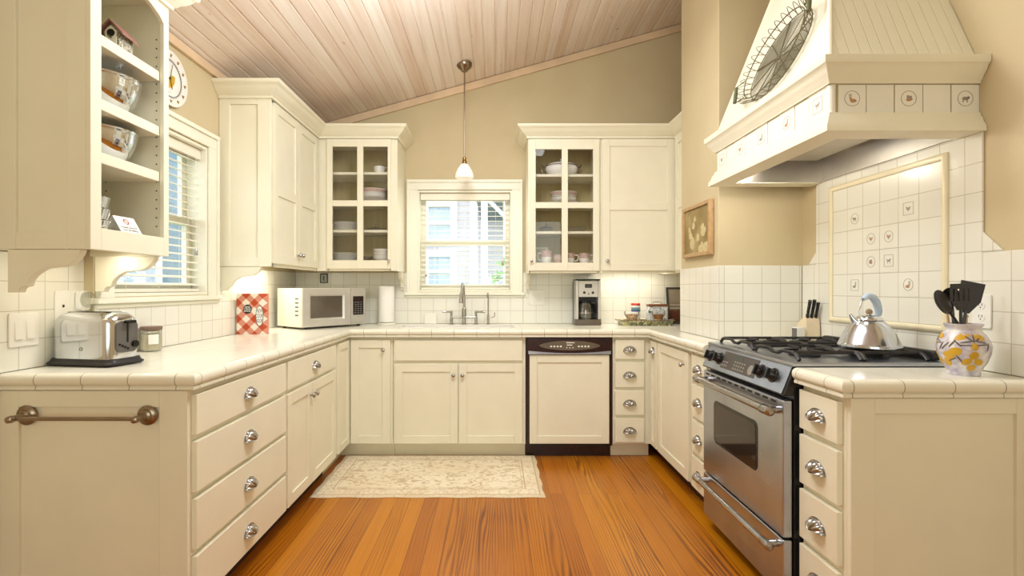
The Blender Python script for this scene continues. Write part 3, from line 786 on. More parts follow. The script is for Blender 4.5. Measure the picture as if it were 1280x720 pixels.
# ================================================================ RANGE HOOD
t = thing('range_hood', 'cream hooded range canopy with a band of picture tiles over the stove', 'range hood', (1.5, 2.35, 1.81))
HX, HN, HF = 1.222, 1.870, 2.838
part('band', MB().box(HX+.012, HX+.03, HN+.012, HF-.012, 1.83, 2.05).box(HX+.03, RW-.002, HN+.012, HN+.03, 1.83, 2.05).box(HX+.03, RW-.002, HF-.03, HF-.012, 1.83, 2.05), 'cream', t)
HP = [(RW-.002, HF), (HX, HF), (HX, HN), (RW-.002, HN)]
prof_c = [(0, 1.990), (.006, 1.990), (.008, 1.998), (.014, 2.004), (.020, 2.018), (.030, 2.030), (.036, 2.046), (.044, 2.052), (.046, 2.060), (.046, 2.078), (-.02, 2.078), (-.02, 1.99)]
part('crown', sweep(MB(), HP, prof_c), 'cream', t)
prof_l = [(0, 1.884), (.005, 1.884), (.007, 1.872), (.014, 1.864), (.018, 1.848), (.028, 1.832), (.030, 1.810), (-.075, 1.810), (-.075, 1.822), (-.02, 1.884)]
part('lower_molding', sweep(MB(), HP, prof_l), 'cream', t)
# tiles on the two visible sides (and the far one)
fx = lambda p, q, o: (HX+.012-o, p, q); fy = lambda p, q, o: (p, HN+.012-o, q)
n = 9; wd = (HF-HN-.03)/n
kinds = {0: ('square','cow'), 2: ('circle','rabbit'), 4: ('square','rabbit'), 6: ('circle','bird'), 8: ('square','bird')}
pw = [.105 if i % 2 == 0 else .090 for i in range(9)]; tot = sum(pw); y = HN+.020
bl = MB()
for i, w_ in enumerate(pw):
    w_ *= (HF-HN-.035)/tot; c = y+w_/2; y += w_
    if i in kinds: picture_tile(t, fx, c, 1.937, *kinds[i], size=w_, r=.028, o=.0085)
    bl.prism([(c-w_/2+.0016, 1.886), (c+w_/2-.0016, 1.886), (c+w_/2-.0016, 1.988), (c-w_/2+.0016, 1.988)], fx, 0, .009)
x = HX+.030
for i in range(5):
    w_ = .1025; c = x+w_/2+.002; x += w_+.001
    if i % 2 == 0: picture_tile(t, fy, c, 1.937, 'circle', ('rabbit', 'bee', 'pig')[i//2], size=w_, r=.0285, o=.0085)
    bl.prism([(c-w_/2+.0016, 1.886), (c+w_/2-.0016, 1.886), (c+w_/2-.0016, 1.988), (c-w_/2+.0016, 1.988)], fy, 0, .009)
part('tile_band', bl, 'tile_plain', t, bevel=.001)
part('corner_tile', MB().tube([(HX+.014, HN+.014, 1.886), (HX+.014, HN+.014, 1.988)], .014, 20), 'tile_plain', t)
part('grout_bed', MB().box(HX+.008, RW-.002, HN+.008, HN+.012, 1.884, 1.992).box(HX+.008, HX+.012, HN+.008, HF-.01, 1.884, 1.992), 'grout', t)
# hipped upper part and the straight chimney
Z0, ZT = 2.076, 3.0; hh = ZT-Z0
lo = [(HX+.004, HN+.006), (RW-.002, HN+.006), (RW-.002, HF-.006), (HX+.004, HF-.006)]
hi = [(HX+.004+.2726*hh, HN+.006+.414*hh), (RW-.002, HN+.006+.414*hh), (RW-.002, HF-.006-.414*hh), (HX+.004+.2726*hh, HF-.006-.414*hh)]
vs = [(a, b, Z0) for a, b in lo]+[(a, b, ZT) for a, b in hi]
part('canopy', MB().add(vs, [(1,2,6,5),(2,3,7,6),(3,0,4,7),(4,5,6,7),(3,2,1,0)]), 'cream', t, smooth=0)
part('beadboard_side', MB().add([vs[0],vs[1],vs[5],vs[4], tuple(Vector(vs[0])+Vector((0,.01,0))), tuple(Vector(vs[1])+Vector((0,.01,0))), tuple(Vector(vs[5])+Vector((0,.01,0))), tuple(Vector(vs[4])+Vector((0,.01,0)))], [(0,1,2,3),(4,7,6,5),(0,4,5,1),(1,5,6,2),(2,6,7,3),(3,7,4,0)]), 'bead_x', t, smooth=0)
part('hip_trim', MB().tube([vs[0], vs[4]], .009, 8).tube([vs[3], vs[7]], .009, 8), 'cream', t)
part('chimney', MB().box(hi[0][0], RW-.002, hi[0][1], hi[2][1], ZT, ceil_z(hi[0][0])-.004), 'cream', t)
# stainless liner
a0, a1, b0, b1 = HX+.078, RW-.012, HN+.078, HF-.078
mb = MB(); mb.box(a0, a1, b0, b0+.004, 1.815, 1.95); mb.box(a0, a1, b1-.004, b1, 1.815, 1.95); mb.box(a0, a0+.004, b0, b1, 1.815, 1.95); mb.box(a1-.004, a1, b0, b1, 1.815, 1.95); mb.box(a0, a1, b0, b1, 1.95, 1.954)
part('liner', mb, 'liner', t)
part('light_rail', MB().box(a0+.006, a0+.13, b0+.006, b1-.006, 1.875, 1.949), 'trimw', t, bevel=.003)
part('filter', MB().box(a0+.15, a1-.10, b0+.12, b1-.12, 1.90, 1.925), 'liner', t, bevel=.003)
for yy in (2.13, 2.62): part('lamp', MB().lathe([(.0, 0), (.034, 0), (.036, .004), (.036, .01)], (a0+.065, yy, 1.866), 20), 'lamp', t, label='glowing round hood lamp')
for yy, m_ in ((2.36, 'maroon'), (2.30, 'white')): part('switch_button', MB().box(a0+.05, a0+.07, yy-.012, yy+.012, 1.868, 1.876), m_, t)
# ================================================================ RANGE
t = thing('range', 'stainless steel gas range with black knobs set between the right counters', 'range', (1.42, 2.31, 0))
YA, YB = 1.932, 2.688
part('body', MB().box(1.128, 1.72, YA, YB, .085, .946), 'black', t, bevel=.002)
for yy in (YA+.05, YB-.05):
    for xx in (1.17, 1.66): part('foot', MB().cyl((xx, yy, .001), (xx, yy, .085), .018), 'blackmatte', t)
part('cooktop', MB().box(1.118, 1.735, 1.9275, 2.6935, .9465, .962), 'steel', t, bevel=.004)
B0 = Vector((1.086, .836)); sd = Vector((.048, .120)).normalized(); nd = Vector((-sd.y, sd.x)); PL = .129
pan = lambda p, q, o: (B0.x+sd.x*q+nd.x*o, p, B0.y+sd.y*q+nd.y*o)
cp = part('control_panel', MB().prism([(1.086,.836),(1.134,.958),(1.160,.958),(1.160,.836)], lambda p, q, tt: (p, tt, q), YA+.002, YB-.002), 'black', t, bevel=.004)
part('panel_face', MB().prism([(YA+.012,.006),(YB-.012,.006),(YB-.012,PL-.006),(YA+.012,PL-.006)], pan, .001, .004), 'steel', cp, bevel=.002)
dp = part('display_plate', MB().prism([(2.165,.024),(2.485,.024),(2.485,PL-.022),(2.165,PL-.022)], pan, .004, .0055), plain('dark_display_plate', (74, 66, 58), .3), cp)
mb = MB().prism([(2.30,.078),(2.39,.078),(2.39,.100),(2.30,.100)], pan, .0055, .0062, 0)
part('display', mb, 'display', dp)
mb = MB()
for i in range(3):
    for q in (.036, .052): mb.disc(pan, 2.43+.02*i, q+.004, .0065, .0045, .0055, .0065, 10)
for i in range(5):
    for q in (.034, .050, .066): mb.disc(pan, 2.27+.022*i, q+.004, .006, .0042, .0055, .0065, 10)
mb.disc(pan, 2.21, .055, .022, .022, .0055, .0065, 18)
part('buttons', mb, plain('panel_marks', (150, 144, 134), .4), dp)
for yy in (2.035, 2.130, 2.520, 2.620):
    mb = MB(); rings = []
    for r, o in ((.030, .004), (.030, .008), (.024, .010), (.022, .026), (.020, .029), (.004, .030)):
        rings.append([pan(yy+r*math.cos(2*PI*j/20), PL*.5+r*math.sin(2*PI*j/20), o) for j in range(20)])
    mb.loft(rings)
    mb.prism([(yy-.005, PL*.5-.021), (yy+.005, PL*.5-.021), (yy+.005, PL*.5+.021), (yy-.005, PL*.5+.021)], pan, .028, .038)
    part('knob', mb, 'black', t, smooth=45)
DX = 1.090
d = part('oven_door', MB().box(DX, 1.127, 1.938, 2.682, .296, .818), 'steel', t, bevel=.006)
for i in range(11): part('vent_slot', MB().box(DX-.0008, DX+.004, 1.985+i*.062, 1.985+i*.062+.040, .800, .808), 'cavity', d)
def rrect(a0, a1, b0, b1, r, n=6):
    out = []
    for cx, cy, s in ((a1-r, b1-r, 0), (a0+r, b1-r, 1), (a0+r, b0+r, 2), (a1-r, b0+r, 3)):
        for i in range(n+1):
            an = PI/2*(s+i/n); out.append((cx+r*math.cos(an), cy+r*math.sin(an)))
    return out
fd = lambda p, q, o: (DX-o, p, q)
part('window_rim', MB().prism(rrect(2.126, 2.550, .478, .688, .03), fd, -.001, .0015), 'black', d)
M['ovenglass'] = plain('dark_oven_glass', (52, 42, 34), .06, 0, .1)
part('window', MB().prism(rrect(2.140, 2.537, .491, .675, .024), fd, .0016, .0026), 'ovenglass', d)
def bar_handle(parent, z, y0, y1, xo, r=.0125, mat='pewter'):
    mb = MB(); mb.tube([(xo, y0, z), (xo, y1, z)], r, 14)
    mb.tube([(DX+.002, y0+.03, z), (xo+.004, y0+.028, z)], [.015, .012], 12); mb.tube([(DX+.002, y1-.03, z), (xo+.004, y1-.028, z)], [.015, .012], 12)
    for yy, s in ((y0, -1), (y1, 1)): mb.tube([(xo, yy-s*.055, z), (xo, yy-s*.05, z), (xo, yy+s*.004, z), (xo, yy+s*.012, z)], [r, r*1.22, r*1.22, r*.6], 14)
    part('handle', mb, mat, parent, label='long rounded metal handle')
bar_handle(d, .776, 1.945, 2.655, 1.042, .0155)
dr = part('warming_drawer', MB().box(DX, 1.127, 1.938, 2.682, .068, .288), 'steel', t, bevel=.006)
bar_handle(dr, .262, 1.945, 2.655, 1.040, .014)
for cx in (1.29, 1.545):
    for cy in (2.135, 2.485):
        part('burner', MB().lathe([(.0,.9622),(.058,.9622),(.060,.972),(.044,.974),(.042,.984),(.030,.988),(.0,.989)], (cx, cy, 0), 24), 'blackmatte', t)
        mb = MB(); hx, hy, zt, bw = .120, .166, .990, .0065
        for sx in (-1, 1):
            mb.tube([(cx+sx*hx, cy-hy, .966), (cx+sx*hx, cy-hy+.02, .984), (cx+sx*hx, cy-hy+.045, zt), (cx+sx*hx, cy-.05, zt), (cx+sx*hx, cy-.02, zt-.012), (cx+sx*hx, cy+.02, zt-.012), (cx+sx*hx, cy+.05, zt), (cx+sx*hx, cy+hy-.045, zt), (cx+sx*hx, cy+hy-.02, .984), (cx+sx*hx, cy+hy, .966)], bw*1.2, 6)
            mb.tube([(cx+sx*hx, cy, zt-.012), (cx+sx*.07, cy, zt), (cx+sx*.028, cy, zt)], bw, 6)
        for sy in (-1, 1):
            mb.tube([(cx-hx, cy+sy*.125, zt), (cx-.05, cy+sy*.125, zt), (cx, cy+sy*.125, zt), (cx+hx, cy+sy*.125, zt)], bw*1.1, 6)
            mb.tube([(cx, cy+sy*.125, zt), (cx, cy+sy*.03, zt)], bw, 6)
        part('burner_grate', mb, 'blackmatte', t, smooth=60)
part('back_rail', MB().prism(rrect(1.975, 2.650, .9625, 1.000, .014), lambda p, q, o: (o, p, q), 1.690, 1.722), 'blackmatte', t, bevel=.006)

# kettle on the range
K = (1.548, 2.120, .9975)
t = thing('kettle', 'stainless steel conical kettle with pale blue arched handle on the range', 'kettle', K, 0, local=True)
prof = [(.0,0),(.104,0),(.111,.004),(.112,.010),(.107,.020),(.092,.055),(.074,.085),(.058,.105),(.050,.112),(.047,.114)]
M['kettle'] = plain('satin_kettle_steel', (206, 211, 220), .17, 1, .02)
part('body', MB().lathe(prof, (0,0,0), 48), 'kettle', t, smooth=40)
part('lid', MB().lathe([(.051,.1142),(.050,.118),(.044,.126),(.030,.133),(.008,.136),(.006,.140)], (0,0,0), 32), 'chrome', t)
part('lid_knob', MB().ball((0,0,.148), .013), 'tan', t)
part('spout', MB().tube([(-.040,.002,.098),(-.062,.004,.116),(-.074,.005,.136)], [.018,.011,.006], 14), 'chrome', t)
hp = [(-.052+.0,-.020,.104)]
arc = [(-.050,-.020,.108),(-.055,-.022,.150),(-.046,-.018,.185),(-.028,-.010,.205),(-.004,-.001,.214),(.022,.008,.207),(.043,.016,.184),(.053,.020,.150),(.052,.020,.128),(.050,.020,.108)]
part('handle_wire', MB().tube(arc, .003, 8), 'pewter', t)
part('handle_grip', MB().tube([(-.034,-.013,.200),(-.024,-.009,.207),(-.004,-.001,.215),(.022,.008,.208),(.043,.016,.185),(.054,.020,.152),(.053,.020,.130)], [.008,.0115,.013,.0145,.0155,.015,.011], 14), 'lightblue', t, label='thick pale blue grip')

# ================================================================ SINK
t = thing('sink', 'white basin sunk in the counter under the window', 'sink', (-.29, 3.98, .74))
mb = MB(); a0, a1, b0, b1 = H0+.002, H1-.002, H2+.002, H3-.002
o = rrect(a0, a1, b0, b1, .03); i_ = rrect(a0+.014, a1-.014, b0+.014, b1-.014, .03)
R = lambda pts, z: [(p, q, z) for p, q in pts]
mb.loft([R(i_, .766), R(i_, CZ-.004), R(i_, CZ+.003), R(o, CZ+.003), R(o, .752)], 0, False)
mb.add(R(i_, .766), [tuple(range(len(i_)))]); mb.add(R(o, .752), [tuple(range(len(o)))])
part('basin', mb, 'china', t, smooth=50)
part('drain', MB().lathe([(0,.767),(.035,.767),(.04,.770),(.03,.771),(0,.769)], (-.29,3.98,0), 20), 'chrome', t)
Y = 4.215; z0 = CZ+.0005
t = thing('faucet', 'nickel bridge faucet with two lever handles under the sink window', 'faucet', (-.256, Y, z0))
def post(x, lever):
    mb = MB().lathe([(0,0),(.022,0),(.022,.004),(.014,.010),(.011,.024),(.013,.032),(.013,.052),(.010,.060),(.011,.066),(.008,.084),(.012,.096),(.012,.104),(.006,.112),(0,.114)], (x, Y, z0), 20)
    p = part('handle_post', mb, 'pewter', t)
    part('lever', MB().tube([(x, Y, z0+.103), (x+lever*.030, Y-.006, z0+.101), (x+lever*.062, Y-.012, z0+.104), (x+lever*.074, Y-.014, z0+.104)], [.007, .0065, .011, .008], 10), 'pewter', p)
post(-.361, -1); post(-.158, 1)
part('spout_column', MB().lathe([(0,0),(.024,0),(.024,.004),(.014,.012),(.012,.050),(.016,.054),(.016,.062),(.014,.066),(.019,.070),(.019,.128),(.014,.134),(.010,.140)], (-.256, Y, z0), 22), 'pewter', t)
part('bridge', MB().tube([(-.361, Y, z0+.058), (-.158, Y, z0+.058)], .009, 12), 'pewter', t)
pts = [(-.256, Y, z0+.138), (-.257, Y, z0+.22)]+[(-.257-.012*i/10, Y-.075+.075*math.cos(PI*i/10), z0+.245+.09*math.sin(PI*i/10)) for i in range(0, 11)]
part('spout', MB().tube(pts, .0095, 10), 'pewter', t)
e = pts[-1]
part('spray_head', MB().tube([(e[0], e[1], e[2]+.015), (e[0], e[1], e[2]), (e[0]-.001, e[1]-.002, e[2]-.03), (e[0]-.001, e[1]-.003, e[2]-.055), (e[0]-.001, e[1]-.003, e[2]-.066)], [.011, .015, .015, .018, .017], 14), 'pewter', t)
t = thing('filter_tap', 'slim nickel filter tap with small side lever right of the bridge faucet', 'tap', (-.058, Y, z0))
part('body', MB().lathe([(0,0),(.017,0),(.017,.004),(.010,.010),(.009,.030),(.011,.036),(.011,.062),(.007,.080)], (-.058, Y, z0), 18), 'pewter', t)
part('spout', MB().tube([(-.058, Y, z0+.078), (-.058, Y, z0+.235)]+[(-.058-.006*i/8, Y-.030+.030*math.cos(PI*i/8), z0+.235+.024*math.sin(PI*i/8)) for i in range(1, 9)]+[(-.064, Y-.060, z0+.215)], .0055, 8), 'pewter', t)
part('lever', MB().tube([(-.050, Y, z0+.052), (-.012, Y, z0+.060), (-.006, Y, z0+.066), (-.004, Y, z0+.098)], [.005, .004, .005, .004], 8), 'pewter', t)
solo('coaster', MB().prism(rrect(-.05, .05, 0, .088, .006), lambda p, q, o: (-.541+p, 4.285-o+q*.1, z0+q), 0, .010), 'tile_plain', 'small square white tile leaning on the splashback left of the faucet', 'coaster', (-.541, 4.285, z0), bevel=.002)

# ================================================================ COUNTER ITEMS, LEFT
t = thing('toaster', 'polished chrome two-slot toaster on a dark base on the left counter', 'toaster', (-1.722, 1.966, z0), math.radians(-10), local=True)
L_, D_ = .282, .150
mb = MB(); rr = .046; rings = []
for z, i_ in [(.026, 0), (.10, 0)]+[(.205-rr+rr*math.sin(PI/2*k/8), rr*.8*(1-math.cos(PI/2*k/8))) for k in range(9)]:
    rings.append([(p, q, z) for p, q in rrect(.004+i_, L_-.004-i_, .004+i_, D_-.004-i_, .040, 8)])
b = part('body', mb.loft(rings), 'chrome', t, smooth=60)
mb = MB()
for y in (.048, .090): mb.prism(rrect(.045, L_-.045, y-.011, y+.011, .010), lambda p, q, o: (p, q, o), .2045, .2058)
part('bread_slots', mb, 'black', b)
part('base', MB().loft([[(p, q, z) for p, q in rrect(-e, L_+e, -e, D_+e, .03)] for e, z in ((.006,.004),(.010,.007),(.010,.012),(.003,.018),(.0,.028))]), 'blackmatte', t)
for x, y in ((.03, .02), (L_-.03, .02), (.03, D_-.02), (L_-.03, D_-.02)): part('foot', MB().cyl((x, y, 0), (x, y, .0045), .012), 'black', t)
fe = lambda p, q, o: (L_-.004+o, p, q)
cp = part('control_plate', MB().prism(rrect(.028, D_-.028, .050, .172, .022), fe, -.001, .006), 'grey', t, bevel=.002)
part('lever_slot', MB().prism(rrect(D_/2-.004, D_/2+.004, .088, .164, .003), fe, .0055, .0066), 'black', cp)
part('lever', MB().prism(rrect(D_/2-.018, D_/2+.018, .162, .174, .005), fe, .004, .030), 'black', cp, bevel=.002)
mb = MB()
for i in range(4): mb.disc(fe, .040+.012*i, .082-.006*i, .0042, .0042, .006, .010, 10)
part('buttons', mb, 'black', cp)
part('browning_dial', MB().disc(fe, D_-.045, .080, .013, .013, .006, .016, 18), 'black', cp)
part('badge', MB().ring(lambda p, q, o: (p, .004-o, q), .150, .066, .0045, .0075, -.001, .0015, 20), 'pewter', b)

t = thing('storage_jar', 'clear glass jar of cream powder with brown lid behind the toaster', 'jar', (-1.632, 2.43, z0), local=True)
part('glass_body', MB().lathe([(0,.001),(.042,.001),(.044,.006),(.044,.098),(.042,.102),(.041,.102),(.0415,.006),(0,.005)], (0,0,0), 28), 'dishglass', t)
part('contents', MB().lathe([(0,.006),(.040,.006),(.040,.080),(0,.082)], (0,0,0), 24), plain('cream_powder', (236, 226, 200), .9), t)
part('lid', MB().lathe([(.038,.096),(.0455,.1025),(.0455,.114),(.043,.117),(0,.117)], (0,0,0), 28), plain('brown_lid', (122, 98, 84), .4), t)
part('label', MB().loft([[(.0446*math.cos(a), .0446*math.sin(a), z) for a in [(-1.25+.14*i) for i in range(8)]] for z in (.035, .080)], 0, False, False), 'paper', t)

def switch_plate(name, f, a, b, n, label, kind='rocker', cat='light switch', o0=.0082, w=.072, h=.122):
    t = thing(name, label, cat, f(a, o0, b))
    W = w+.046*(n-1)
    part('wall_plate', MB(f).prism(rrect(a-W/2, a+W/2, b-h/2, b+h/2, .006), lambda p, q, o: (p, o, q), o0, o0+.006), 'white', t, bevel=.002)
    for i in range(n):
        c = a+(i-(n-1)/2)*.046
        if kind == 'rocker':
            mb = MB(f); mb.add([(c-.0165,o0+.006,b-.034),(c+.0165,o0+.006,b-.034),(c+.0165,o0+.006,b+.034),(c-.0165,o0+.006,b+.034),(c-.0165,o0+.012,b-.034),(c+.0165,o0+.012,b-.034),(c+.0165,o0+.0065,b+.034),(c-.0165,o0+.0065,b+.034)], [(4,5,6,7),(0,1,5,4),(1,2,6,5),(2,3,7,6),(3,0,4,7)])
            part('rocker', mb, 'white', t, bevel=.001)
        elif kind == 'jack':
            part('jack', MB(f).disc(lambda p, q, o: (p, o, q), c, b, .005, .006, o0+.005, o0+.0075, 12), 'black', t)
        else:
            for s in (-1, 1):
                s_ = part('socket', MB(f).disc(lambda p, q, o: (p, o, q), c, b+s*.021, .0165, .0145, o0+.005, o0+.0078, 22), 'white', t)
                mb = MB(f)
                for dx in (-.006, .006): mb.box(c+dx-.0011, c+dx+.0011, o0+.0074, o0+.0082, b+s*.021-.001, b+s*.021+.008)
                mb.disc(lambda p, q, o: (p, o, q), c, b+s*.021-.007, .0024, .0024, o0+.0074, o0+.0082, 8)
                part('slots', mb, 'cavity', s_)
    return t
switch_plate('light_switch', FL(LN), 1.872, 1.092, 2, 'white double rocker switch left of the toaster')
switch_plate('phone_outlet', FL(LN), 2.040, 1.172, 1, 'white wall plate with one small dark hole above the toaster', 'jack', 'wall plate')
t = switch_plate('wall_outlet', FL(LN), 2.114, 1.172, 1, 'white wall outlet behind the round plug-in light above the toaster', 'outlet', 'outlet')
t = thing('night_light', 'round clear plug-in light in the outlet above the toaster', 'night light', (LN+.03, 2.118, 1.19))
part('plug_body', MB().prism(rrect(2.092, 2.146, 1.150, 1.232, .014), lambda p, q, o: (o, p, q), LN+.0168, LN+.040), 'white', t, bevel=.004)
part('lens', MB().lathe([(0,0),(.032,0),(.034,.006),(.030,.018),(.018,.024),(0,.025)], seg=24, fn=lambda x, y, z: (LN+.0402+z, 2.122+x, 1.196+y)), 'dishglass', t)

# cookbook with a red gingham cover
def gingham():
    n = N('red_gingham_cover'); s = n.sep(); k = .104
    st = lambda v: n.math('GREATER_THAN', n.math('FRACT', n.math('DIVIDE', v, k)), .5)
    u = st(n.math('ADD', n.math('ADD', s[0], s[2]), 1.01)); v = st(n.math('ADD', n.math('SUBTRACT', s[0], s[2]), 1.0))
    return n.set(n.ramp(n.math('MULTIPLY', n.math('ADD', u, v), .5), [(0, lin(238, 226, 212)), (.25, lin(212, 140, 116)), (.75, lin(186, 66, 22))], 'CONSTANT'), .3)
M['gingham'] = gingham()
t = thing('cookbook', 'red gingham ring-bound cookbook standing by the microwave', 'book', (-1.668, 3.300, z0), math.radians(3), local=True)
hB = .262; wB = .192
sp = [(.010+.0, .0)]+[]
spine = [(.030-.028*math.cos(PI/2*i/8), -.001+.0) for i in range(1)]
out = [(wB, 0), (wB, .004), (.030, .004)]+[(.030-.026*math.sin(PI*i/12), .030-.026*math.cos(PI*i/12)) for i in range(1, 12)]+[(.030, .056), (wB, .056), (wB, .060), (.030, .060)]+[(.030-.030*math.sin(PI*i/12), .030+.030*math.cos(PI*i/12)) for i in range(1, 12)]+[(.030, 0)]
part('cover', MB().prism(out, lambda p, q, o: (wB-p, q, o), 0, hB), 'gingham', t, smooth=40)
part('pages', MB().box(.006, wB-.028, .0045, .0555, .004, hB-.005), 'paper', t)
fk = lambda p, q, o: (p, -.0002-o, q)
lb = part('round_emblem', MB().disc(fk, .070, .162, .027, .030, 0, .0010, 28), 'black', t, label='black round title emblem')
lettering('title', 'NEW\nCOOK\nBOOK', .0150, 'paper', lb, lambda x, y, z: (.070+x, -.0013-z, .162+y))
ob = part('oval_emblem', MB().disc(fk, .146, .118, .025, .068, 0, .0008, 30, 1).disc(fk, .146, .118, .022, .063, .0008, .0012, 30, 0), ['paper', 'grey'], t, label='tall oval title emblem')
lettering('title', 'NEW\nCOOK\nBOOK', .020, 'grey', ob, lambda x, y, z: (.146+x*.78, -.0015-z, .118+y*1.9))

# microwave in the corner
t = thing('microwave', 'almond and silver microwave oven standing across the left back corner', 'microwave', (-1.37, 3.64, z0), math.radians(52), local=True)
W, D, H = .55, .345, .297
part('case', MB().box(.001, W-.001, .020, D, .014, H), 'mwcream', t, bevel=.004)
for x, y in ((.04, .04), (W-.04, .04), (.04, D-.04), (W-.04, D-.04)): part('foot', MB().cyl((x, y, 0), (x, y, .015), .014), 'black', t)
mb = MB(lambda a, o, b: (-o, a, b))
for i in range(5):
    for k in range(6): mb.box(.055+.0075*k, .060+.0075*k, -.0015, .0005, .095+.030*i, .106+.030*i)
part('vents', mb, 'grey', t)
M['mwsilver'] = plain('brushed_silver_plastic', (206, 202, 194), .32, .55, .03)
ff = lambda p, q, o: (p, -o, q)
mb = MB(); o_ = rrect(.002, .408, .016, H-.002, .006); i1 = rrect(.058, .352, .066, H-.046, .004); i2 = rrect(.070, .340, .078, H-.058, .004)
mb.loft([[ff(p, q, -.019) for p, q in o_], [ff(p, q, .0) for p, q in o_], [ff(p, q, .002) for p, q in i1], [ff(p, q, -.010) for p, q in i2]], 0, False)
dr = part('door', mb, 'mwsilver', t, smooth=30)
M['mwglass'] = plain('mirrored_dark_glass', (120, 112, 102), .12, .65, .04)
part('window', MB().prism(rrect(.068, .342, .076, H-.056, .004), ff, -.016, -.010), 'mwglass', dr)
cp = part('control_panel', MB().prism(rrect(.411, W-.002, .016, H-.002, .006), ff, -.019, .001), 'mwsilver', t, bevel=.002)
part('keypad_plate', MB().prism(rrect(.430, W-.022, .090, H-.062, .003), ff, .001, .002), 'black', cp)
part('clock_display', MB().prism(rrect(.440, W-.030, H-.098, H-.070, .002), ff, .002, .0026), 'maroon', cp)
mb = MB()
for r_ in range(6):
    for c_ in range(3): mb.box(.442+.026*c_, .460+.026*c_, -.0030, -.0018, .100+.0165*r_, .109+.0165*r_)
part('keys', mb, 'grey', cp)
part('door_button', MB().prism(rrect(.425, W-.018, .030, .066, .005), ff, .001, .006), 'mwsilver', cp, bevel=.002)
t = thing('wall_outlet', 'dark-framed outlet plate on the tiles above the microwave', 'outlet', (-1.441, BW-.0082, 1.325))
part('wall_plate', MB(FB(BW)).prism(rrect(-1.475, -1.407, 1.285, 1.366, .004), lambda p, q, o: (p, o, q), .0082, .014), 'black', t, bevel=.001)
part('face', MB(FB(BW)).prism(rrect(-1.465, -1.417, 1.295, 1.356, .003), lambda p, q, o: (p, o, q), .0135, .0155), plain('grey_green_face', (176, 178, 160), .4), t)
part('switch', MB(FB(BW)).box(-1.447, -1.435, .0150, .0185, 1.305, 1.345), 'grey', t)

t = thing('paper_towel_roll', 'white paper towel roll upright on a stand left of the sink', 'paper towel', (-.893, 4.205, z0), local=True)
part('stand', MB().lathe([(0,0),(.070,0),(.072,.006),(.068,.014),(.02,.018),(.008,.020),(.008,.322),(.012,.326),(.008,.334),(0,.336)], (0,0,0), 28), 'trimw', t)
part('paper', MB().lathe([(.020,.021),(.0635,.021),(.0645,.024),(.0645,.310),(.0635,.313),(.020,.313)], (0,0,0), 40), 'paper', t)

# ================================================================ COUNTER ITEMS, BACK RIGHT
switch_plate('light_switch', FB(BW), .352, 1.164, 2, 'white double rocker switch on the tiles left of the coffee maker', w=.094, h=.125)
t = thing('coffee_maker', 'silver and black drip coffee maker on the back counter', 'coffee maker', (.748, 4.10, z0), local=True)
w2 = .100
part('base', MB().prism(rrect(-w2-.004, w2+.004, 0, .190, .012), lambda p, q, o: (p, q, o), .0, .046), 'olive', t, bevel=.004)
part('column', MB().box(-w2, w2, .115, .190, .046, .358), 'black', t, bevel=.004)
for s in (-1, 1): part('side_column', MB().box(s*w2-(.022 if s > 0 else 0), s*w2+(.022 if s < 0 else 0), .012, .115, .046, .360), 'mwsilver', t, bevel=.004)
hd = part('brew_head', MB().box(-w2+.0225, w2-.0225, .006, .1145, .226, .356), 'mwsilver', t, bevel=.004)
part('lid', MB().prism(rrect(-w2, w2, .004, .190, .02), lambda p, q, o: (p, q, o), .3605, .370), 'black', t, bevel=.003)
fc = lambda p, q, o: (p, .006-o, q)
dp = part('display_frame', MB().prism(rrect(-.028, .028, .300, .330, .003), fc, 0, .002), 'black', hd)
part('display', MB().prism(rrect(-.018, .018, .309, .320, .002), fc, .002, .003), 'display', dp)
mb = MB()
for x in (-.034, .034): mb.disc(fc, x, .262, .010, .010, 0, .008, 16)
part('dials', mb, 'black', hd)
part('start_button', MB().disc(fc, 0, .252, .009, .009, 0, .004, 16), 'pewter', hd)
cf = part('carafe', MB().lathe([(0,.0465),(.055,.0465),(.060,.056),(.061,.110),(.050,.158),(.046,.175),(.044,.175),(.048,.156),(.058,.110),(.057,.058),(0,.050)], (-.015,.058,0), 28), 'dishglass', t)
part('carafe_band', MB().lathe([(.0615,.092),(.0625,.092),(.0625,.104),(.0615,.104),(.0615,.092)], (-.015,.058,0), 28, cap=False), 'pewter', cf)
part('carafe_lid', MB().lathe([(0,.176),(.048,.176),(.046,.190),(0,.194)], (-.015,.058,0), 24), 'black', cf)
part('carafe_handle', MB().tube([(.030,.045,.178),(.058,.035,.180),(.072,.030,.160),(.070,.032,.100),(.046,.042,.080)], [.008,.010,.010,.009,.007], 10), 'black', cf)
part('power_cord', MB().tube([(w2-.004,.17,.060),(w2+.016,.17,.075),(w2+.030,.172,.060),(w2+.034,.176,.030),(w2+.020,.18,.012),(w2+.0,.196,.006)], .0028, 6), 'black', t)

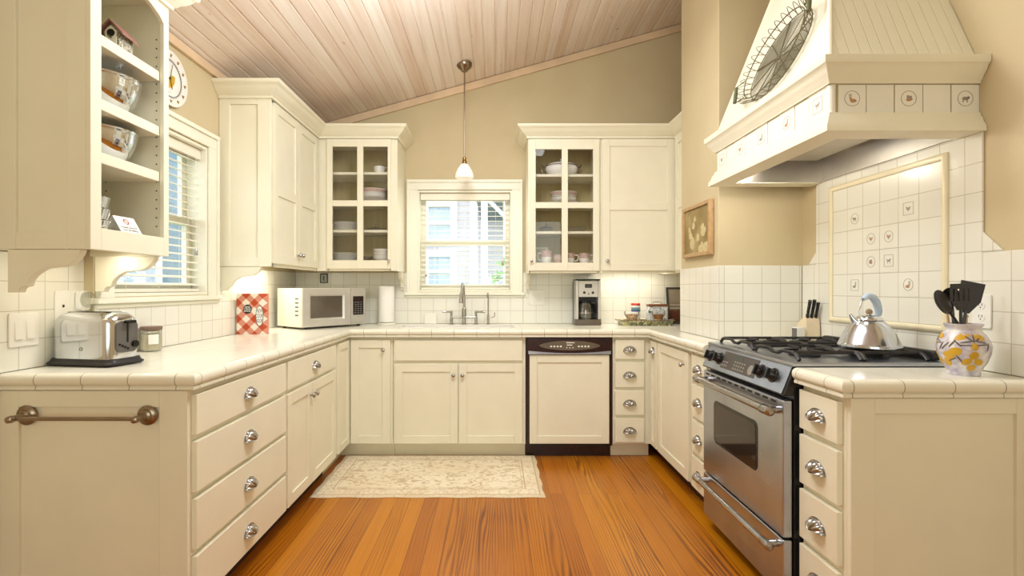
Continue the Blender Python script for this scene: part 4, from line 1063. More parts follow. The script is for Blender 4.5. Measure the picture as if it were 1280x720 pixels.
t = thing('tray', 'mosaic serving tray with silver handles on the back counter', 'tray', (1.205, 4.13, z0), local=True)
def mosaic():
    n = N('green_gold_mosaic'); v = n.n('ShaderNodeTexVoronoi'); v.inputs['Scale'].default_value = 55; n.l(n.co(), v.inputs['Vector'])
    sx = n.n('ShaderNodeSeparateColor'); n.l(v.outputs['Color'], sx.inputs[0])
    return n.set(n.ramp(sx.outputs[0], [(0, lin(92, 96, 66)), (.3, lin(150, 140, 86)), (.55, lin(196, 186, 140)), (.8, lin(106, 110, 92))], 'CONSTANT'), .3)
M['mosaic'] = mosaic()
a, b = .195, .085
o_ = rrect(-a, a, -b, b, .015); o2 = rrect(-a-.010, a+.010, -b-.010, b+.010, .02); i_ = rrect(-a+.004, a-.004, -b+.004, b-.004, .014); i2 = rrect(-a-.005, a+.005, -b-.005, b+.005, .018)
mb = MB(); R = lambda pts, z: [(p, q, z) for p, q in pts]
mb.loft([R(o_, 0), R(o2, .040), R(i2, .040), R(i_, .006)]); part('pan', mb, 'mosaic', t)
for s in (-1, 1): part('handle', MB().tube([(s*(a+.006), -.035, .034), (s*(a+.034), -.030, .042), (s*(a+.040), 0, .046), (s*(a+.034), .030, .042), (s*(a+.006), .035, .034)], .005, 8), 'pewter', t)
part('bead_rim', MB().tube([(p, q, .041) for p, q in o2], .003, 6, closed=True), 'bronze', t)
zt = z0+.0066
def pot(loc, r, label, mats, rings):
    t = thing('small_pot', label, 'pot', loc, local=True)
    part('bowl', MB().lathe([(0,.0005),(r*.72,.0005),(r*.78,.006),(r*.92,.045),(r*1.04,.078),(r*1.04,.082),(r*.98,.082),(r*.9,.05),(r*.7,.010),(0,.008)], (0,0,0), 28, mis=[0,0,0,1,1,1,0,0,0]), mats, t)
    for s in (-1, 1): part('handle', MB().tube([(s*r*.96,0,.060),(s*r*1.30,0,.078),(s*r*1.34,0,.100),(s*r*1.24,0,.104)], .004, 8), 'bronze' if rings else 'pewter', t)
    return t
def floral(name, base, a, b):
    n = N(name); f = n.noise(n.co(), 60, 2, .5, .8)
    return n.set(n.ramp(f, [(.40, base), (.46, a), (.56, base), (.62, b)], 'CONSTANT'), .35)
M['floral1'] = floral('terracotta_floral', lin(196, 160, 124), lin(128, 92, 66), lin(214, 192, 156)); M['floral2'] = floral('amber_floral', lin(172, 140, 84), lin(96, 66, 34), lin(208, 188, 136))
pot((1.095, 4.105, zt), .042, 'tan floral two-handled pot at the left end of the tray', ['floral1', 'floral1'], True)
pot((1.300, 4.078, zt), .036, 'brown and amber two-handled pot in front of the blue patterned box', ['floral2', plain('amber_glaze', (120, 74, 32), .3)], True)
t = thing('salt_canister', 'white and blue canister with red lid behind the tan floral pot', 'canister', (1.145, 4.172, zt), local=True)
part('body', MB().lathe([(0,.0005),(.034,.0005),(.036,.004),(.036,.100),(.036,.118),(.036,.135),(.034,.150)], (0,0,0), 28, mis=[0,0,0,1,2,0]), ['white', plain('blue_band', (74, 104, 150), .4), plain('teal_band', (110, 150, 150), .4)], t)
part('lid', MB().lathe([(.0345,.1505),(.0370,.152),(.0370,.166),(.033,.170),(0,.170)], (0,0,0), 28), plain('red_lid', (214, 66, 52), .35), t)
def bluevine():
    n = N('blue_vine_ceramic'); f = n.noise(n.co(), 42, 3, .55, 1.6); v = n.noise(n.co(), 26, 1, .5)
    c = n.ramp(f, [(.44, lin(238, 236, 228)), (.47, lin(104, 126, 150)), (.53, lin(238, 236, 228))], 'CONSTANT')
    return n.set(n.mix(n.ramp(v, [(.66, (0,0,0,1)), (.68, (1,1,1,1))]), c, lin(84, 120, 128)), .25)
M['bluevine'] = bluevine()
t = thing('recipe_box', 'white box with blue vine pattern and brown lid on the tray', 'box', (1.315, 4.160, zt), math.radians(3), local=True)
part('body', MB().box(-.078, .078, -.030, .030, .0005, .142), 'bluevine', t, bevel=.004)
part('lid', MB().box(-.081, .081, -.033, .033, .1425, .162), plain('brown_box_lid', (124, 78, 50), .4, var=.12), t, bevel=.004)
part('lid_handle', MB().tube([(-.036,0,.161),(-.034,0,.176),(0,0,.180),(.034,0,.176),(.036,0,.161)], .003, 8), 'pewter', t)
# dark framed print leaning in the corner
def print_mat():
    n = N('dark_landscape_print'); s = n.sep(); f = n.noise(n.co(), 16, 3)
    h = n.math('ADD', s[2], n.math('MULTIPLY', f, .06))
    return n.set(n.ramp(h, [(0, lin(44, 18, 14)), (.135, lin(82, 40, 26)), (.165, lin(116, 98, 80)), (.22, lin(140, 128, 110)), (.32, lin(168, 156, 138))]), .35)
M['darkprint'] = print_mat()
t = thing('framed_print', 'dark framed print with white script leaning in the right back corner', 'picture', (1.545, 4.250, z0), 0, local=True)
lean = lambda p, q, o: (p, -o+q*.16, q)
mb = MB()
for a0, a1, b0, b1 in ((-.115, -.100, 0, .305), (.100, .115, 0, .305), (-.1, .1, 0, .015), (-.1, .1, .290, .305)): mb.prism([(a0,b0),(a1,b0),(a1,b1),(a0,b1)], lean, 0, .016)
part('frame', mb, plain('dark_silver_frame', (74, 72, 70), .35, .5), t, bevel=.002)
p = part('print', MB().prism([(-.1,.015),(.1,.015),(.1,.29),(-.1,.29)], lean, .002, .008), 'darkprint', t)
lettering('script', 'welcome to our\nfriendly kitchen', .019, 'paper', p, lambda x, y, z: (x, -.0085-z+(.150+y)*.16, .150+y)) if False else None
mb = MB(); 
for row, amp, q0, x0, x1 in ((0, .004, .158, -.088, .02), (1, .006, .130, -.090, .055)):
    pts = []; xx = x0; i = 0
    while xx < x1:
        pts.append(lean(xx, q0+amp*math.sin(i*1.9)*(1 if i % 5 else .2), .0086)); xx += .0042; i += 1
    mb.tube(pts, .0012, 5)
part('script', mb, 'paper', p)

# picture on the wall corner
t = thing('framed_picture', 'small still-life in a pale wood frame on the wall corner', 'picture', (1.284, 3.22, 1.60))
fp = lambda p, q, o: (1.285-o, p, q)
mb = MB(FR(1.285))
a0, a1, b0, b1 = 3.005, 3.440, 1.442, 1.770; r = .024
mb.box(a0, a0+r, 0, .030, b0, b1); mb.box(a1-r, a1, 0, .030, b0, b1); mb.box(a0+r, a1-r, 0, .030, b0, b0+r); mb.box(a0+r, a1-r, 0, .030, b1-r, b1)
part('frame', mb, plain('worn_gilt_wood', (186, 150, 104), .4, var=.14, scale=30), t, bevel=.004)
n = N('faded_still_life'); f = n.noise(n.co(), 7, 4)
M['still'] = n.set(n.ramp(f, [(.3, lin(128, 106, 58)), (.55, lin(160, 138, 86)), (.8, lin(182, 164, 116))]), .5)
cv = part('canvas', MB(FR(1.285)).box(a0+r-.002, a1-r+.002, .004, .018, b0+r-.002, b1-r+.002), 'still', t)
mb = MB(); rnd = random.Random(3)
for cy, cz, s in ((3.29,1.53,.05),(3.32,1.585,.035),(3.27,1.64,.028),(3.25,1.68,.022),(3.12,1.60,.048),(3.15,1.49,.05),(3.08,1.49,.045),(3.20,1.56,.03),(3.34,1.62,.022)):
    for k in range(5):
        a = 2*PI*k/5+rnd.random(); mb.disc(fp, cy+s*.45*math.cos(a), cz+s*.45*math.sin(a), s*.42, s*.42, .018, .0186+.0002*k, 12)
part('painted_flowers', mb, plain('faded_petal_paint', (206, 190, 142), .6, var=.12, scale=40), cv)

# ================================================================ RIGHT, BESIDE THE RANGE
t = thing('knife_block', 'pale wooden knife block on the counter beyond the range', 'knife block', (1.720, 2.815, z0), math.radians(-4), local=True)
part('block', MB().prism([(-.055,0),(.045,0),(.052,.095),(-.030,.150),(-.050,.120)], lambda p, q, o: (o, p, q), -.036, .036), 'blockwood', t, bevel=.003)
for i, (x, y, z) in enumerate(((-.022,-.034,.139),(.0,-.034,.139),(.022,-.034,.139),(-.011,-.008,.127),(.013,-.008,.127))):
    d = Vector((0, -.32, .95)).normalized(); p0 = Vector((x, y, z))-d*.004; L = (.098, .105, .090, .115, .1)[i]
    k = part('knife_handle', MB().tube([p0, p0+d*L*.5, p0+d*L], [.0085, .0075, .009], 10), 'blackmatte', t, label='dark riveted knife handle')
    for q_ in (.3, .7): part('rivet', MB().ball(tuple(p0+d*L*q_+Vector((-.007,-.003,0))), .003, 8), 'pewter', k)
solo('sharpening_box', MB().box(-.024, .024, -.020, .020, 0, .086, 0).box(-.0245, -.0238, -.018, .018, .004, .082, 1), ['white', 'grey'], 'small upright white box beside the knife block', 'box', (1.640, 2.770, z0), bevel=.002, local=True, rz=math.radians(10))
switch_plate('wall_outlet', FR(RW), 1.850, 1.160, 1, 'white wall outlet on the tiles behind the utensil crock', 'outlet', 'outlet', o0=.0092)

def crock_glaze():
    n = N('lavender_white_glaze'); f = n.noise(n.co(), 22, 4, .6); g = n.noise(n.co(), 70, 2)
    return n.set(n.ramp(f, [(.38, lin(172, 164, 178)), (.52, lin(206, 200, 206)), (.64, lin(226, 220, 214))]), .25)
M['crock'] = crock_glaze()
CX, CY = 1.620, 1.772
t = thing('utensil_crock', 'round lavender crock painted with lemons holding the kitchen utensils', 'crock', (CX, CY, z0), local=True)
cprof = [(r*.77, z) for r, z in [(0,0),(.058,0),(.060,.006),(.057,.012),(.076,.040),(.092,.075),(.095,.095),(.090,.118),(.074,.142),(.060,.152),(.058,.158),(.066,.168),(.070,.174),(.066,.176),(.054,.166),(.052,.150),(.08,.11),(.083,.08),(.05,.015),(0,.010)]]
part('vessel', MB().lathe(cprof, (0,0,0), 48), 'crock', t, smooth=50)
def on_crock(th, z, o=.0):
    for (r0, z0_), (r1, z1_) in zip(cprof[3:10], cprof[4:11]):
        if z0_ <= z <= z1_: r = r0+(r1-r0)*(z-z0_)/(z1_-z0_); break
    else: r = .06
    return Vector(((r+o)*math.cos(th), (r+o)*math.sin(th), z))
lem = MB(); lf = MB()
def oval(mb, th, z, w, h, tilt, o):
    ring = []
    c = on_crock(th, z, o+.0012)
    vs = [c]
    for k in range(16):
        a = 2*PI*k/16; p, q = w*math.cos(a), h*math.sin(a)
        p, q = p*math.cos(tilt)-q*math.sin(tilt), p*math.sin(tilt)+q*math.cos(tilt)
        vs.append(on_crock(th+p/.066, min(.150, max(.014, z+q)), o))
    mb.add(vs, [(0, 1+k, 1+(k+1) % 16) for k in range(16)])
base_a = -PI/2-.70     # the side turned to the camera
for dth in (0, 2.3, 4.4):
    a0 = base_a+dth
    for th, z, w, h, tl in ((.10,.050,.016,.011,.4),(.62,.050,.016,.011,-.4),(.34,.030,.015,.012,0),(.36,.072,.014,.012,1.2),(.36,.102,.010,.013,0),(-.35,.082,.019,.014,.5),(-.62,.068,.018,.013,-.5),(-.10,.134,.022,.010,.4),(.62,.134,.020,.010,-.3),(-.75,.045,.014,.014,0)):
        oval(lem, a0+th, z, w, h, tl, .0006)
    for th, z, w, h, tl in ((.12,.118,.020,.0022,.25),(.62,.118,.020,.0022,-.25),(.10,.106,.022,.0022,.0),(.64,.108,.022,.0022,.1),(.36,.132,.0022,.018,0),(.18,.128,.014,.0022,-.7),(.56,.128,.014,.0022,.7),(-.45,.110,.016,.0022,1.0),(-.25,.112,.016,.0022,-.8),(-.5,.055,.016,.0022,.5),(-.2,.060,.014,.0022,-1.0),(-.75,.10,.018,.0022,.9),(.95,.10,.016,.0022,1.2)):
        oval(lf, a0+th, z, w, h, tl, .0010)
part('lemon_pattern', lem, 'yellow', t); part('stem_pattern', lf, 'olive', t)
def utensil(name, label, lx, ly, dirx, diry, L, head, mat='nylon', hr=.0055, spin=0, hmat=None, bz=.030):
    """rises from the crock floor; local z along the handle, head drawn in local x-z"""
    t = thing(name, label, 'utensil', (CX+lx, CY+ly, z0+bz), 0, local=True)
    d = Vector((dirx, diry, 1)).normalized()
    # local x is kept facing sideways as the camera sees it, y away from it
    xv = Vector((math.cos(spin), math.sin(spin), 0)); xv = (xv-d*xv.dot(d)).normalized(); yv = d.cross(xv)
    m = Matrix((xv, yv, d)).transposed().to_4x4()
    part('handle', MB(m=m).tube([(0,0,0),(0,0,L*.5),(0,0,L)], [hr, hr, hr*.85], 10), hmat or mat, t)
    hb = MB(m=m); head(hb, L); part('head', hb, mat, t, smooth=50)
    return t
def spoon_head(w, l, deep=.014):
    def fn(mb, L):
        n, k = 12, 20; fr, bk = [], []
        rings = [[(w*r/n*math.sin(2*PI*j/k), -deep*(1-(r/n)**2)*-1, L+l*.92+l*r/n*-math.cos(2*PI*j/k)) for j in range(k)] for r in range(1, n+1)]
        back = [[(x, y+.003, z) for x, y, z in rg] for rg in reversed(rings)]
        mb.loft(rings+back)
    return fn
def turner_head(mb, L, w=.036, h=.088, slots=4):
    y0, y1 = -.0015, .0015
    mb.prism([(-.012, L-.004), (.012, L-.004), (w*.9, L+.026), (-w*.9, L+.026)], lambda p, q, o: (p, o, q), y0, y1)
    n = slots*2+1; sw = 2*w/n
    for i in range(0, n, 2): mb.box(-w+i*sw, -w+(i+1)*sw, y0, y1, L+.026, L+.070)
    mb.box(-w, w, y0, y1, L+.0699, L+h)
def spatula_head(mb, L, w=.040, h=.105):
    mb.prism([(-.010, L-.006), (.010, L-.006), (w, L+.040), (w*1.12, L+h), (-w*.75, L+h*1.02), (-w*.8, L+.030)], lambda p, q, o: (p, o, q), -.002, .002)
utensil('serving_spoon', 'large black serving spoon leaning left in the lemon crock', .031, -.018, -.66, .0, .168, spoon_head(.030, .046), spin=.25, bz=.075)
utensil('slotted_turner', 'black slotted turner standing upright in the lemon crock', .000, .009, -.03, -.03, .196, turner_head)
utensil('spatula', 'wide black spatula leaning right in the lemon crock', -.008, .019, .20, .02, .190, spatula_head, spin=-.15)
utensil('ladle', 'black round ladle at the back of the lemon crock', .006, .030, -.06, .03, .206, spoon_head(.034, .034, .018))
utensil('wooden_spoon', 'pale wooden spoon handle at the right back of the lemon crock', .022, .020, .07, .03, .170, lambda mb, L: mb.ball((0, 0, L), .007, 10), 'woodspoon', .0055)
utensil('wooden_stick', 'pale wooden stick leaning left at the back of the lemon crock', -.024, .012, -.09, .03, .215, lambda mb, L: mb.ball((0, 0, L), .0055, 10), 'woodspoon', .0048)

# ================================================================ OPEN SHELF CONTENTS
def steel_bowl(loc, label, r=.118, h=.118):
    t = thing('mixing_bowl', label, 'bowl', loc, local=True)
    pr = [(0,.002),(r*.40,.0),(r*.46,.003),(r*.66,h*.14),(r*.83,h*.34),(r*.94,h*.60),(r*.99,h*.85),(r,h),(r*1.02,h+.002),(r*1.01,h-.003),(r*.975,h-.004),(r*.915,h*.60),(r*.80,h*.35),(r*.63,h*.16),(r*.4,.008),(0,.007)]
    part('bowl', MB().lathe(pr, (0,0,0), 48), 'chrome', t, smooth=50); return t
steel_bowl((-1.520, 1.962, 1.7245), 'shiny steel mixing bowl on the lower shelf of the open cabinet', .124, .118)
steel_bowl((-1.520, 1.972, 1.9135), 'shiny steel mixing bowl on the shelf below the birdhouses', .130, .132)
for i in range(3):
    z = 1.4485+i*.043
    pr = [(0,0),(.070,0),(.084,.004),(.092,.036),(.094,.0425),(.090,.0425),(.086,.036),(.078,.008),(0,.005)]
    solo('ribbed_dish', MB().lathe(pr, (0,0,0), 44), 'chrome', ('lowest', 'middle', 'topmost')[i]+' of three stacked shiny dishes beside the tent card', 'dish', (-1.515, 1.865, z), group='stacked shiny dishes', local=True, smooth=50)
t = thing('tent_card', 'folded white tent card with a no smoking sign in the open cabinet', 'card', (-1.440, 2.000, 1.4485), math.radians(84), local=True)
cf_ = lambda p, q, o: (p, -.030+q*.55-o, q*.90)
part('front_leaf', MB().prism(rrect(-.050, .050, 0, .082, .004), cf_, -.0006, 0), 'paper', t)
part('rear_leaf', MB().prism(rrect(-.050, .050, 0, .082, .004), lambda p, q, o: (p, .060-q*.55+o, q*.90), -.0006, 0), 'paper', t)
mb = MB().ring(cf_, .0, .060, .0095, .0125, .0002, .0008, 24)
a = PI/4; mb.prism([(-.009*math.cos(a)-.001, .060+.009*math.sin(a)-.001), (.009*math.cos(a)-.001, .060-.009*math.sin(a)-.001), (.009*math.cos(a)+.001, .060-.009*math.sin(a)+.001), (-.009*math.cos(a)+.001, .060+.009*math.sin(a)+.001)], cf_, .0002, .0008)
part('no_smoking_sign', mb, plain('sign_red', (168, 52, 44), .5), t)
fr_ = [o for o in t.children if o.name.startswith('front_leaf')][0]
lettering('notice', 'Thank you for\nnot smoking', .0135, 'grey', fr_, lambda x, y, z: cf_(x, .028+y, .0004+z), depth=.0002)
def birdhouse(loc, rz, label, wall):
    t = thing('birdhouse', label, 'birdhouse', loc, rz, local=True)
    w, d, h, pk = .028, .042, .076, .106
    part('body', MB().prism([(-w,.006),(w,.006),(w,h),(0,pk),(-w,h)], lambda p, q, o: (p, o, q), -d, d), wall, t, bevel=.002)
    part('front_board', MB().prism([(-w+.008,.010),(w-.008,.010),(w-.008,h),(0,pk-.012),(-w+.008,h)], lambda p, q, o: (p, -d-o, q), .0005, .003), 'trimw', t)
    part('base', MB().box(-w-.006, w+.006, -d-.008, d+.006, 0, .006), 'greenwood', t)
    mb = MB()
    for s in (-1, 1):
        mb.prism([(0, pk+.002), (s*(w+.020), h-.018), (s*(w+.020), h-.012), (0, pk+.010)], lambda p, q, o: (p, o, q), -d-.014, d+.010)
    part('roof', mb, plain('faded_red_roof', (150, 106, 92), .6, var=.15), t)
    part('entry_hole', MB().disc(lambda p, q, o: (p, -d-o, q), 0, .066, .011, .011, .003, .0042, 20).ring(lambda p, q, o: (p, -d-o, q), 0, .066, .011, .014, .003, .0055, 20), 'cavity', t)
    part('perch', MB().cyl((0, -d-.003, .048), (0, -d-.022, .048), .003, seg=8), 'greenwood', t)
    return t
M['vinewall'] = floral('grey_vine_clapboard', lin(186, 178, 160), lin(104, 104, 88), lin(212, 204, 190))
birdhouse((-1.452, 1.975, 2.1405), math.radians(4), 'little grey birdhouse with round hole and red roof on the top shelf', 'vinewall')
birdhouse((-1.565, 1.960, 2.1405), math.radians(6), 'second grey birdhouse half hidden behind the cabinet frame on the top shelf', 'vinewall')

# ================================================================ DISHES BEHIND GLASS
def plate_mb(r, h=.016, band=False):
    return MB().lathe([(0,0),(r*.58,0),(r*.62,.003),(r*.97,h-.002),(r,h),(r*.985,h+.0022),(r*.80,h*.62),(r*.60,.006),(0,.005)], (0,0,0), 40, mis=[0,0,0,0,1,0,0,0] if band else None)
def bowl_mb(r, h, band=0):
    return MB().lathe([(0,0),(r*.45,0),(r*.48,.004),(r*.80,h*.40),(r*.93,h*.58),(r*.99,h*.96),(r,h),(r*.97,h),(r*.90,h*.6),(r*.76,h*.42),(r*.4,.008),(0,.007)], (0,0,0), 40, mis=[0,0,0,0,band,0,0,0,0,0,0])
DM = ['china', 'pink']
def stack(n, mk, loc, dz, name, cat, labels, group, mats=DM):
    base = None
    for i in range(n):
        L = (loc[0], loc[1], loc[2]+i*dz)
        if base is None: base = solo(name, mk(), mats, labels(i), cat, L, group=group, local=True, smooth=50)
        else: dup(base, L, label=labels(i), group=group)
ordn = ('lowest', 'second from the bottom', 'third from the bottom', 'fourth from the bottom', 'topmost')
def od(i, n): return 'topmost' if i == n-1 else ordn[i]
yd = 4.135
stack(5, lambda: plate_mb(.105, .016), (-1.203, yd, 1.7005), .0125, 'plate', 'plate', lambda i: od(i,5)+' white plate of the stack on the upright pane\'s left shelf of the left glass cabinet' if False else od(i,5)+' white plate on the lower left shelf of the left glass cabinet', 'white plates on the lower shelf of the left glass cabinet')
stack(5, lambda: plate_mb(.112, .018), (-1.200, yd, 1.4525), .0125, 'plate', 'plate', lambda i: od(i,5)+' white plate stacked on the floor of the left glass cabinet', 'white plates on the floor of the left glass cabinet')
stack(2, lambda: plate_mb(.136, .018, True), (-.985, yd-.005, 1.9245), .0115, 'plate', 'plate', lambda i: ('lower', 'upper')[i]+' wide plate under the pink-banded bowl in the left glass cabinet', 'wide plates under the bowls in the left glass cabinet')
solo('bowl', bowl_mb(.108, .048), DM, 'plain white bowl under the pink-banded bowl in the left glass cabinet', 'bowl', (-.985, yd-.005, 1.9245+.0115+.011), local=True, smooth=50)
solo('bowl', bowl_mb(.114, .062, 1), DM, 'pink-banded bowl on top of its stack in the left glass cabinet', 'bowl', (-.985, yd-.005, 1.9245+.0115+.034), local=True, smooth=50)
def cup(loc, r, h, label, band=1, handle=0, mats=DM, name='mug', cat='mug'):
    t = thing(name, label, cat, loc, local=True)
    part('bowl', MB().lathe([(0,.0),(r*.66,0),(r*.72,.003),(r*.94,h*.35),(r*.96,h*.52),(r,h*.94),(r*1.02,h),(r*.95,h),(r*.88,h*.5),(r*.6,.008),(0,.007)], (0,0,0), 32, mis=[0,0,0,0,band,int(band == 2 or band),0,0,0,0] if band < 2 else [0,0,0,0,0,1,1,0,0,0]), mats, t, smooth=50)
    if handle:
        s = handle
        part('handle', MB().tube([(s*r*.92,-.006,h*.80),(s*r*1.5,-.012,h*.82),(s*r*1.72,-.014,h*.58),(s*r*1.45,-.012,h*.30),(s*r*.88,-.004,h*.24)], .0045, 8), mats[0], t)
    return t
cup((-.931, yd-.02, 2.1535), .046, .068, 'small dark-rimmed teacup alone on the top shelf of the left glass cabinet', 2, 1, ['china', 'darkband'], 'teacup', 'cup')
def glass_lid(loc, r, label):
    t = thing('glass_cover', label, 'lid', loc, local=True)
    part('dome', MB().lathe([(r,0),(r,.004),(r*.85,.018),(r*.4,.030),(.01,.034),(.01,.031),(r*.4,.027),(r*.83,.015),(r*.96,.003),(r,0)], (0,0,0), 36, cap=False), 'dishglass', t, smooth=50)
    part('knob', MB().lathe([(.006,.034),(.006,.044),(.013,.050),(.013,.058),(.004,.062)], (0,0,0), 18), 'dishglass', t)
glass_lid((-.955, yd-.02, 1.7005), .092, 'clear glass lid with a knob in the left glass cabinet')
stack(3, lambda: bowl_mb(.075, .050), (-.905, yd-.02, 1.4525), .026, 'bowl', 'bowl', lambda i: ('lowest', 'middle', 'topmost')[i]+' small white bowl on the right floor of the left glass cabinet', 'small white bowls in the left glass cabinet')
solo('bowl', bowl_mb(.050, .044), ['olive', 'olive'], 'small dark bowl on the floor of the left glass cabinet', 'bowl', (-1.035, yd-.02, 1.4525), local=True, smooth=50)

t = thing('tureen', 'large white lidded tureen with brown handles in the right glass cabinet', 'tureen', (.535, yd-.01, 2.1375), local=True)
el = dict(sx=1.0, sy=.72)
part('bowl', MB().lathe([(0,0),(.080,0),(.084,.006),(.118,.030),(.132,.060),(.128,.078),(.116,.090),(.108,.090),(.1,.07),(0,.02)], (0,0,0), 40, **el), 'china', t, smooth=50)
part('lid', MB().lathe([(.124,.0895),(.122,.093),(.100,.106),(.060,.118),(.02,.124),(.010,.128),(.016,.138),(.010,.146),(0,.147)], (0,0,0), 40, **el), 'china', t, smooth=50)
part('gilt_rim', MB().tube([(.126*math.cos(2*PI*i/40), .091*math.sin(2*PI*i/40), .0885) for i in range(40)], .0025, 6, closed=True), 'bronze', t)
for s in (-1, 1): part('handle', MB().tube([(s*.124,0,.040),(s*.150,0,.034),(s*.166,0,.052),(s*.158,0,.074),(s*.128,0,.072),(s*.150,0,.084),(s*.162,0,.100)], [.006,.008,.008,.008,.007,.006,.004], 8), 'bronze', t, label='scrolled brown handle')
solo('plate', plate_mb(.135, .018, True), DM, 'wide plate under the pink-banded bowls in the right glass cabinet', 'plate', (.552, yd, 1.9105), local=True, smooth=50)
solo('bowl', bowl_mb(.104, .046), DM, 'plain white bowl under the pink-banded bowl in the right glass cabinet', 'bowl', (.552, yd, 1.9105+.0115), local=True, smooth=50)
solo('bowl', bowl_mb(.112, .066, 1), DM, 'pink-banded bowl on top of its stack in the right glass cabinet', 'bowl', (.552, yd, 1.9105+.034), local=True, smooth=50)
t = thing('covered_dish', 'small glass dish with dark wire lid on the lower shelf of the right glass cabinet', 'dish', (.412, yd-.01, 1.6895), local=True)
part('dish', MB().lathe([(0,0),(.030,0),(.034,.004),(.040,.030),(.038,.030),(.032,.006),(0,.004)], (0,0,0), 28), 'dishglass', t, smooth=50)
part('lid', MB().lathe([(.058,.030),(.056,.034),(.030,.048),(.008,.056),(.006,.064),(.009,.070),(.004,.074)], (0,0,0), 28), 'bronze', t)
t = thing('relish_dish', 'oblong ribbed glass dish on the lower shelf of the right glass cabinet', 'dish', (.640, yd-.01, 1.6895), local=True)
mb = MB(); mb.loft([[(p, q, 0) for p, q in rrect(-.075, .075, -.035, .035, .03)], [(p, q, .042) for p, q in rrect(-.095, .095, -.048, .048, .04)], [(p, q, .042) for p, q in rrect(-.091, .091, -.044, .044, .038)], [(p, q, .004) for p, q in rrect(-.071, .071, -.031, .031, .028)]])
part('dish', mb, 'dishglass', t)
part('rim', MB().tube([(p, q, .043) for p, q in rrect(-.094, .094, -.047, .047, .04)], .002, 6, closed=True), 'bronze', t)
t = thing('recipe_card', 'pale framed card standing at the left floor of the right glass cabinet', 'card', (.375, 4.225, 1.4365), local=True)
part('frame', MB().prism(rrect(-.062, .062, 0, .145, .004), lambda p, q, o: (p, -o+q*.10, q), 0, .010), 'trimw', t, bevel=.002)
part('sheet', MB().prism(rrect(-.048, .040, .012, .130, .003), lambda p, q, o: (p, -o+q*.10, q), .0102, .012), plain('olive_sheet', (196, 188, 150), .6), t)
cup((.410, yd-.045, 1.4365), .044, .104, 'tall pink-banded mug in front of the pale card in the right glass cabinet', 1, -1)
cup((.505, yd-.05, 1.4365), .040, .070, 'low reddish-banded cup beside the tall mug in the right glass cabinet', 1, 0, [plain('mauve_china', (190, 160, 140), .25), 'pink'], 'cup', 'cup')
cup((.592, yd-.045, 1.4365), .042, .086, 'pink-banded mug with handle to the right in the middle of the right glass cabinet', 1, 1)
cup((.712, yd-.045, 1.4365), .044, .084, 'rightmost pink-banded mug on the floor of the right glass cabinet', 1, 1)

# ================================================================ HUNG THINGS
t = thing('wall_clock', 'round white plate clock with a yellow hen on the left wall', 'clock', (LW+.001, 2.640, 2.325))
fc = lambda p, q, o: (LW+.001+o, 2.640+p, 2.325+q)
pr = [(0,0),(.085,0),(.092,.006),(.140,.016),(.142,.019),(.138,.021),(.094,.012),(.088,.010),(0,.010)]
part('dial', MB().lathe(pr, seg=56, fn=lambda x, y, z: fc(x, y, z)), 'china', t, smooth=50)
mb = MB().ring(fc, 0, 0, .091, .0945, .012, .0142, 56)
for k in range(60): mb.disc(fc, .099*math.cos(2*PI*k/60), .099*math.sin(2*PI*k/60), .0014, .0014, .012, .0152, 6)
part('minute_track', mb, 'grey', t)
mb = MB()
for k in range(12):
    a = 2*PI*k/12; cx, cy = .118*math.cos(a), .118*math.sin(a)
    mb.prism([(cx-.008, cy+.006), (cx+.008, cy+.007), (cx+.002, cy-.007), (cx-.002, cy-.008)], fc, .014, .0200)
part('hour_marks', mb, plain('gold_marks', (164, 130, 52), .5), t)
mb = MB().prism([(-.052,.030),(-.036,.012),(-.006,.006),(.018,.022),(.044,.022),(.040,-.010),(.020,-.042),(-.008,-.048),(-.040,-.030),(-.056,.0)], fc, .0102, .0112)
mb.disc(fc, -.052, .034, .014, .014, .0102, .0113, 14)
part('hen', mb, 'yellow', t)
part('hen_legs', MB().prism([(-.010,-.046),(-.005,-.046),(-.010,-.072),(-.016,-.072)], fc, .0102, .0111).prism([(-.024,-.074),(-.002,-.070),(-.002,-.073),(-.024,-.078)], fc, .0102, .0111).disc(fc, -.056, .052, .010, .006, .0102, .0112, 10), plain('comb_red', (146, 60, 30), .5), t)
part('minute_hand', MB().prism([(-.0015,0),(.0015,0),(.022,.080),(.020,.081)], fc, .0135, .0145), 'black', t)
part('hour_hand', MB().prism([(-.002,0),(.002,0),(.020,-.048),(.017,-.050)], fc, .0125, .0135), 'black', t)
part('center_pin', MB().disc(fc, 0, 0, .005, .005, .010, .016, 12), 'black', t)

PX, PY = -.236, 3.93; PZ = ceil_z(PX)
t = thing('pendant_lamp', 'small white glass pendant lamp hanging on a rod over the sink', 'lamp', (PX, PY, 2.085))
part('ceiling_canopy', MB().lathe([(.012,-.060),(.022,-.056),(.030,-.044),(.052,-.026),(.060,-.012),(.061,.004)], (PX, PY, PZ-.006), 28), 'bronze', t)
part('rod', MB().cyl((PX, PY, PZ-.060), (PX, PY, 2.245), .005, seg=10), 'bronze', t)
part('socket', MB().lathe([(.005,.165),(.013,.160),(.015,.150),(.013,.140),(.018,.132),(.018,.118),(.025,.112),(.026,.100)], (PX, PY, 2.085), 24), 'brass', t)
part('lamp_shade', MB().lathe([(.022,.112),(.030,.104),(.048,.078),(.064,.046),(.071,.020),(.070,.004),(.066,.0),(.063,.002),(.066,.020),(.060,.044),(.044,.075),(.027,.100),(.020,.108)], (PX, PY, 2.085), 40, cap=False), 'shade', t, smooth=50)
part('bulb', MB().ball((PX, PY, 2.125), .024, 16), 'shade', t)

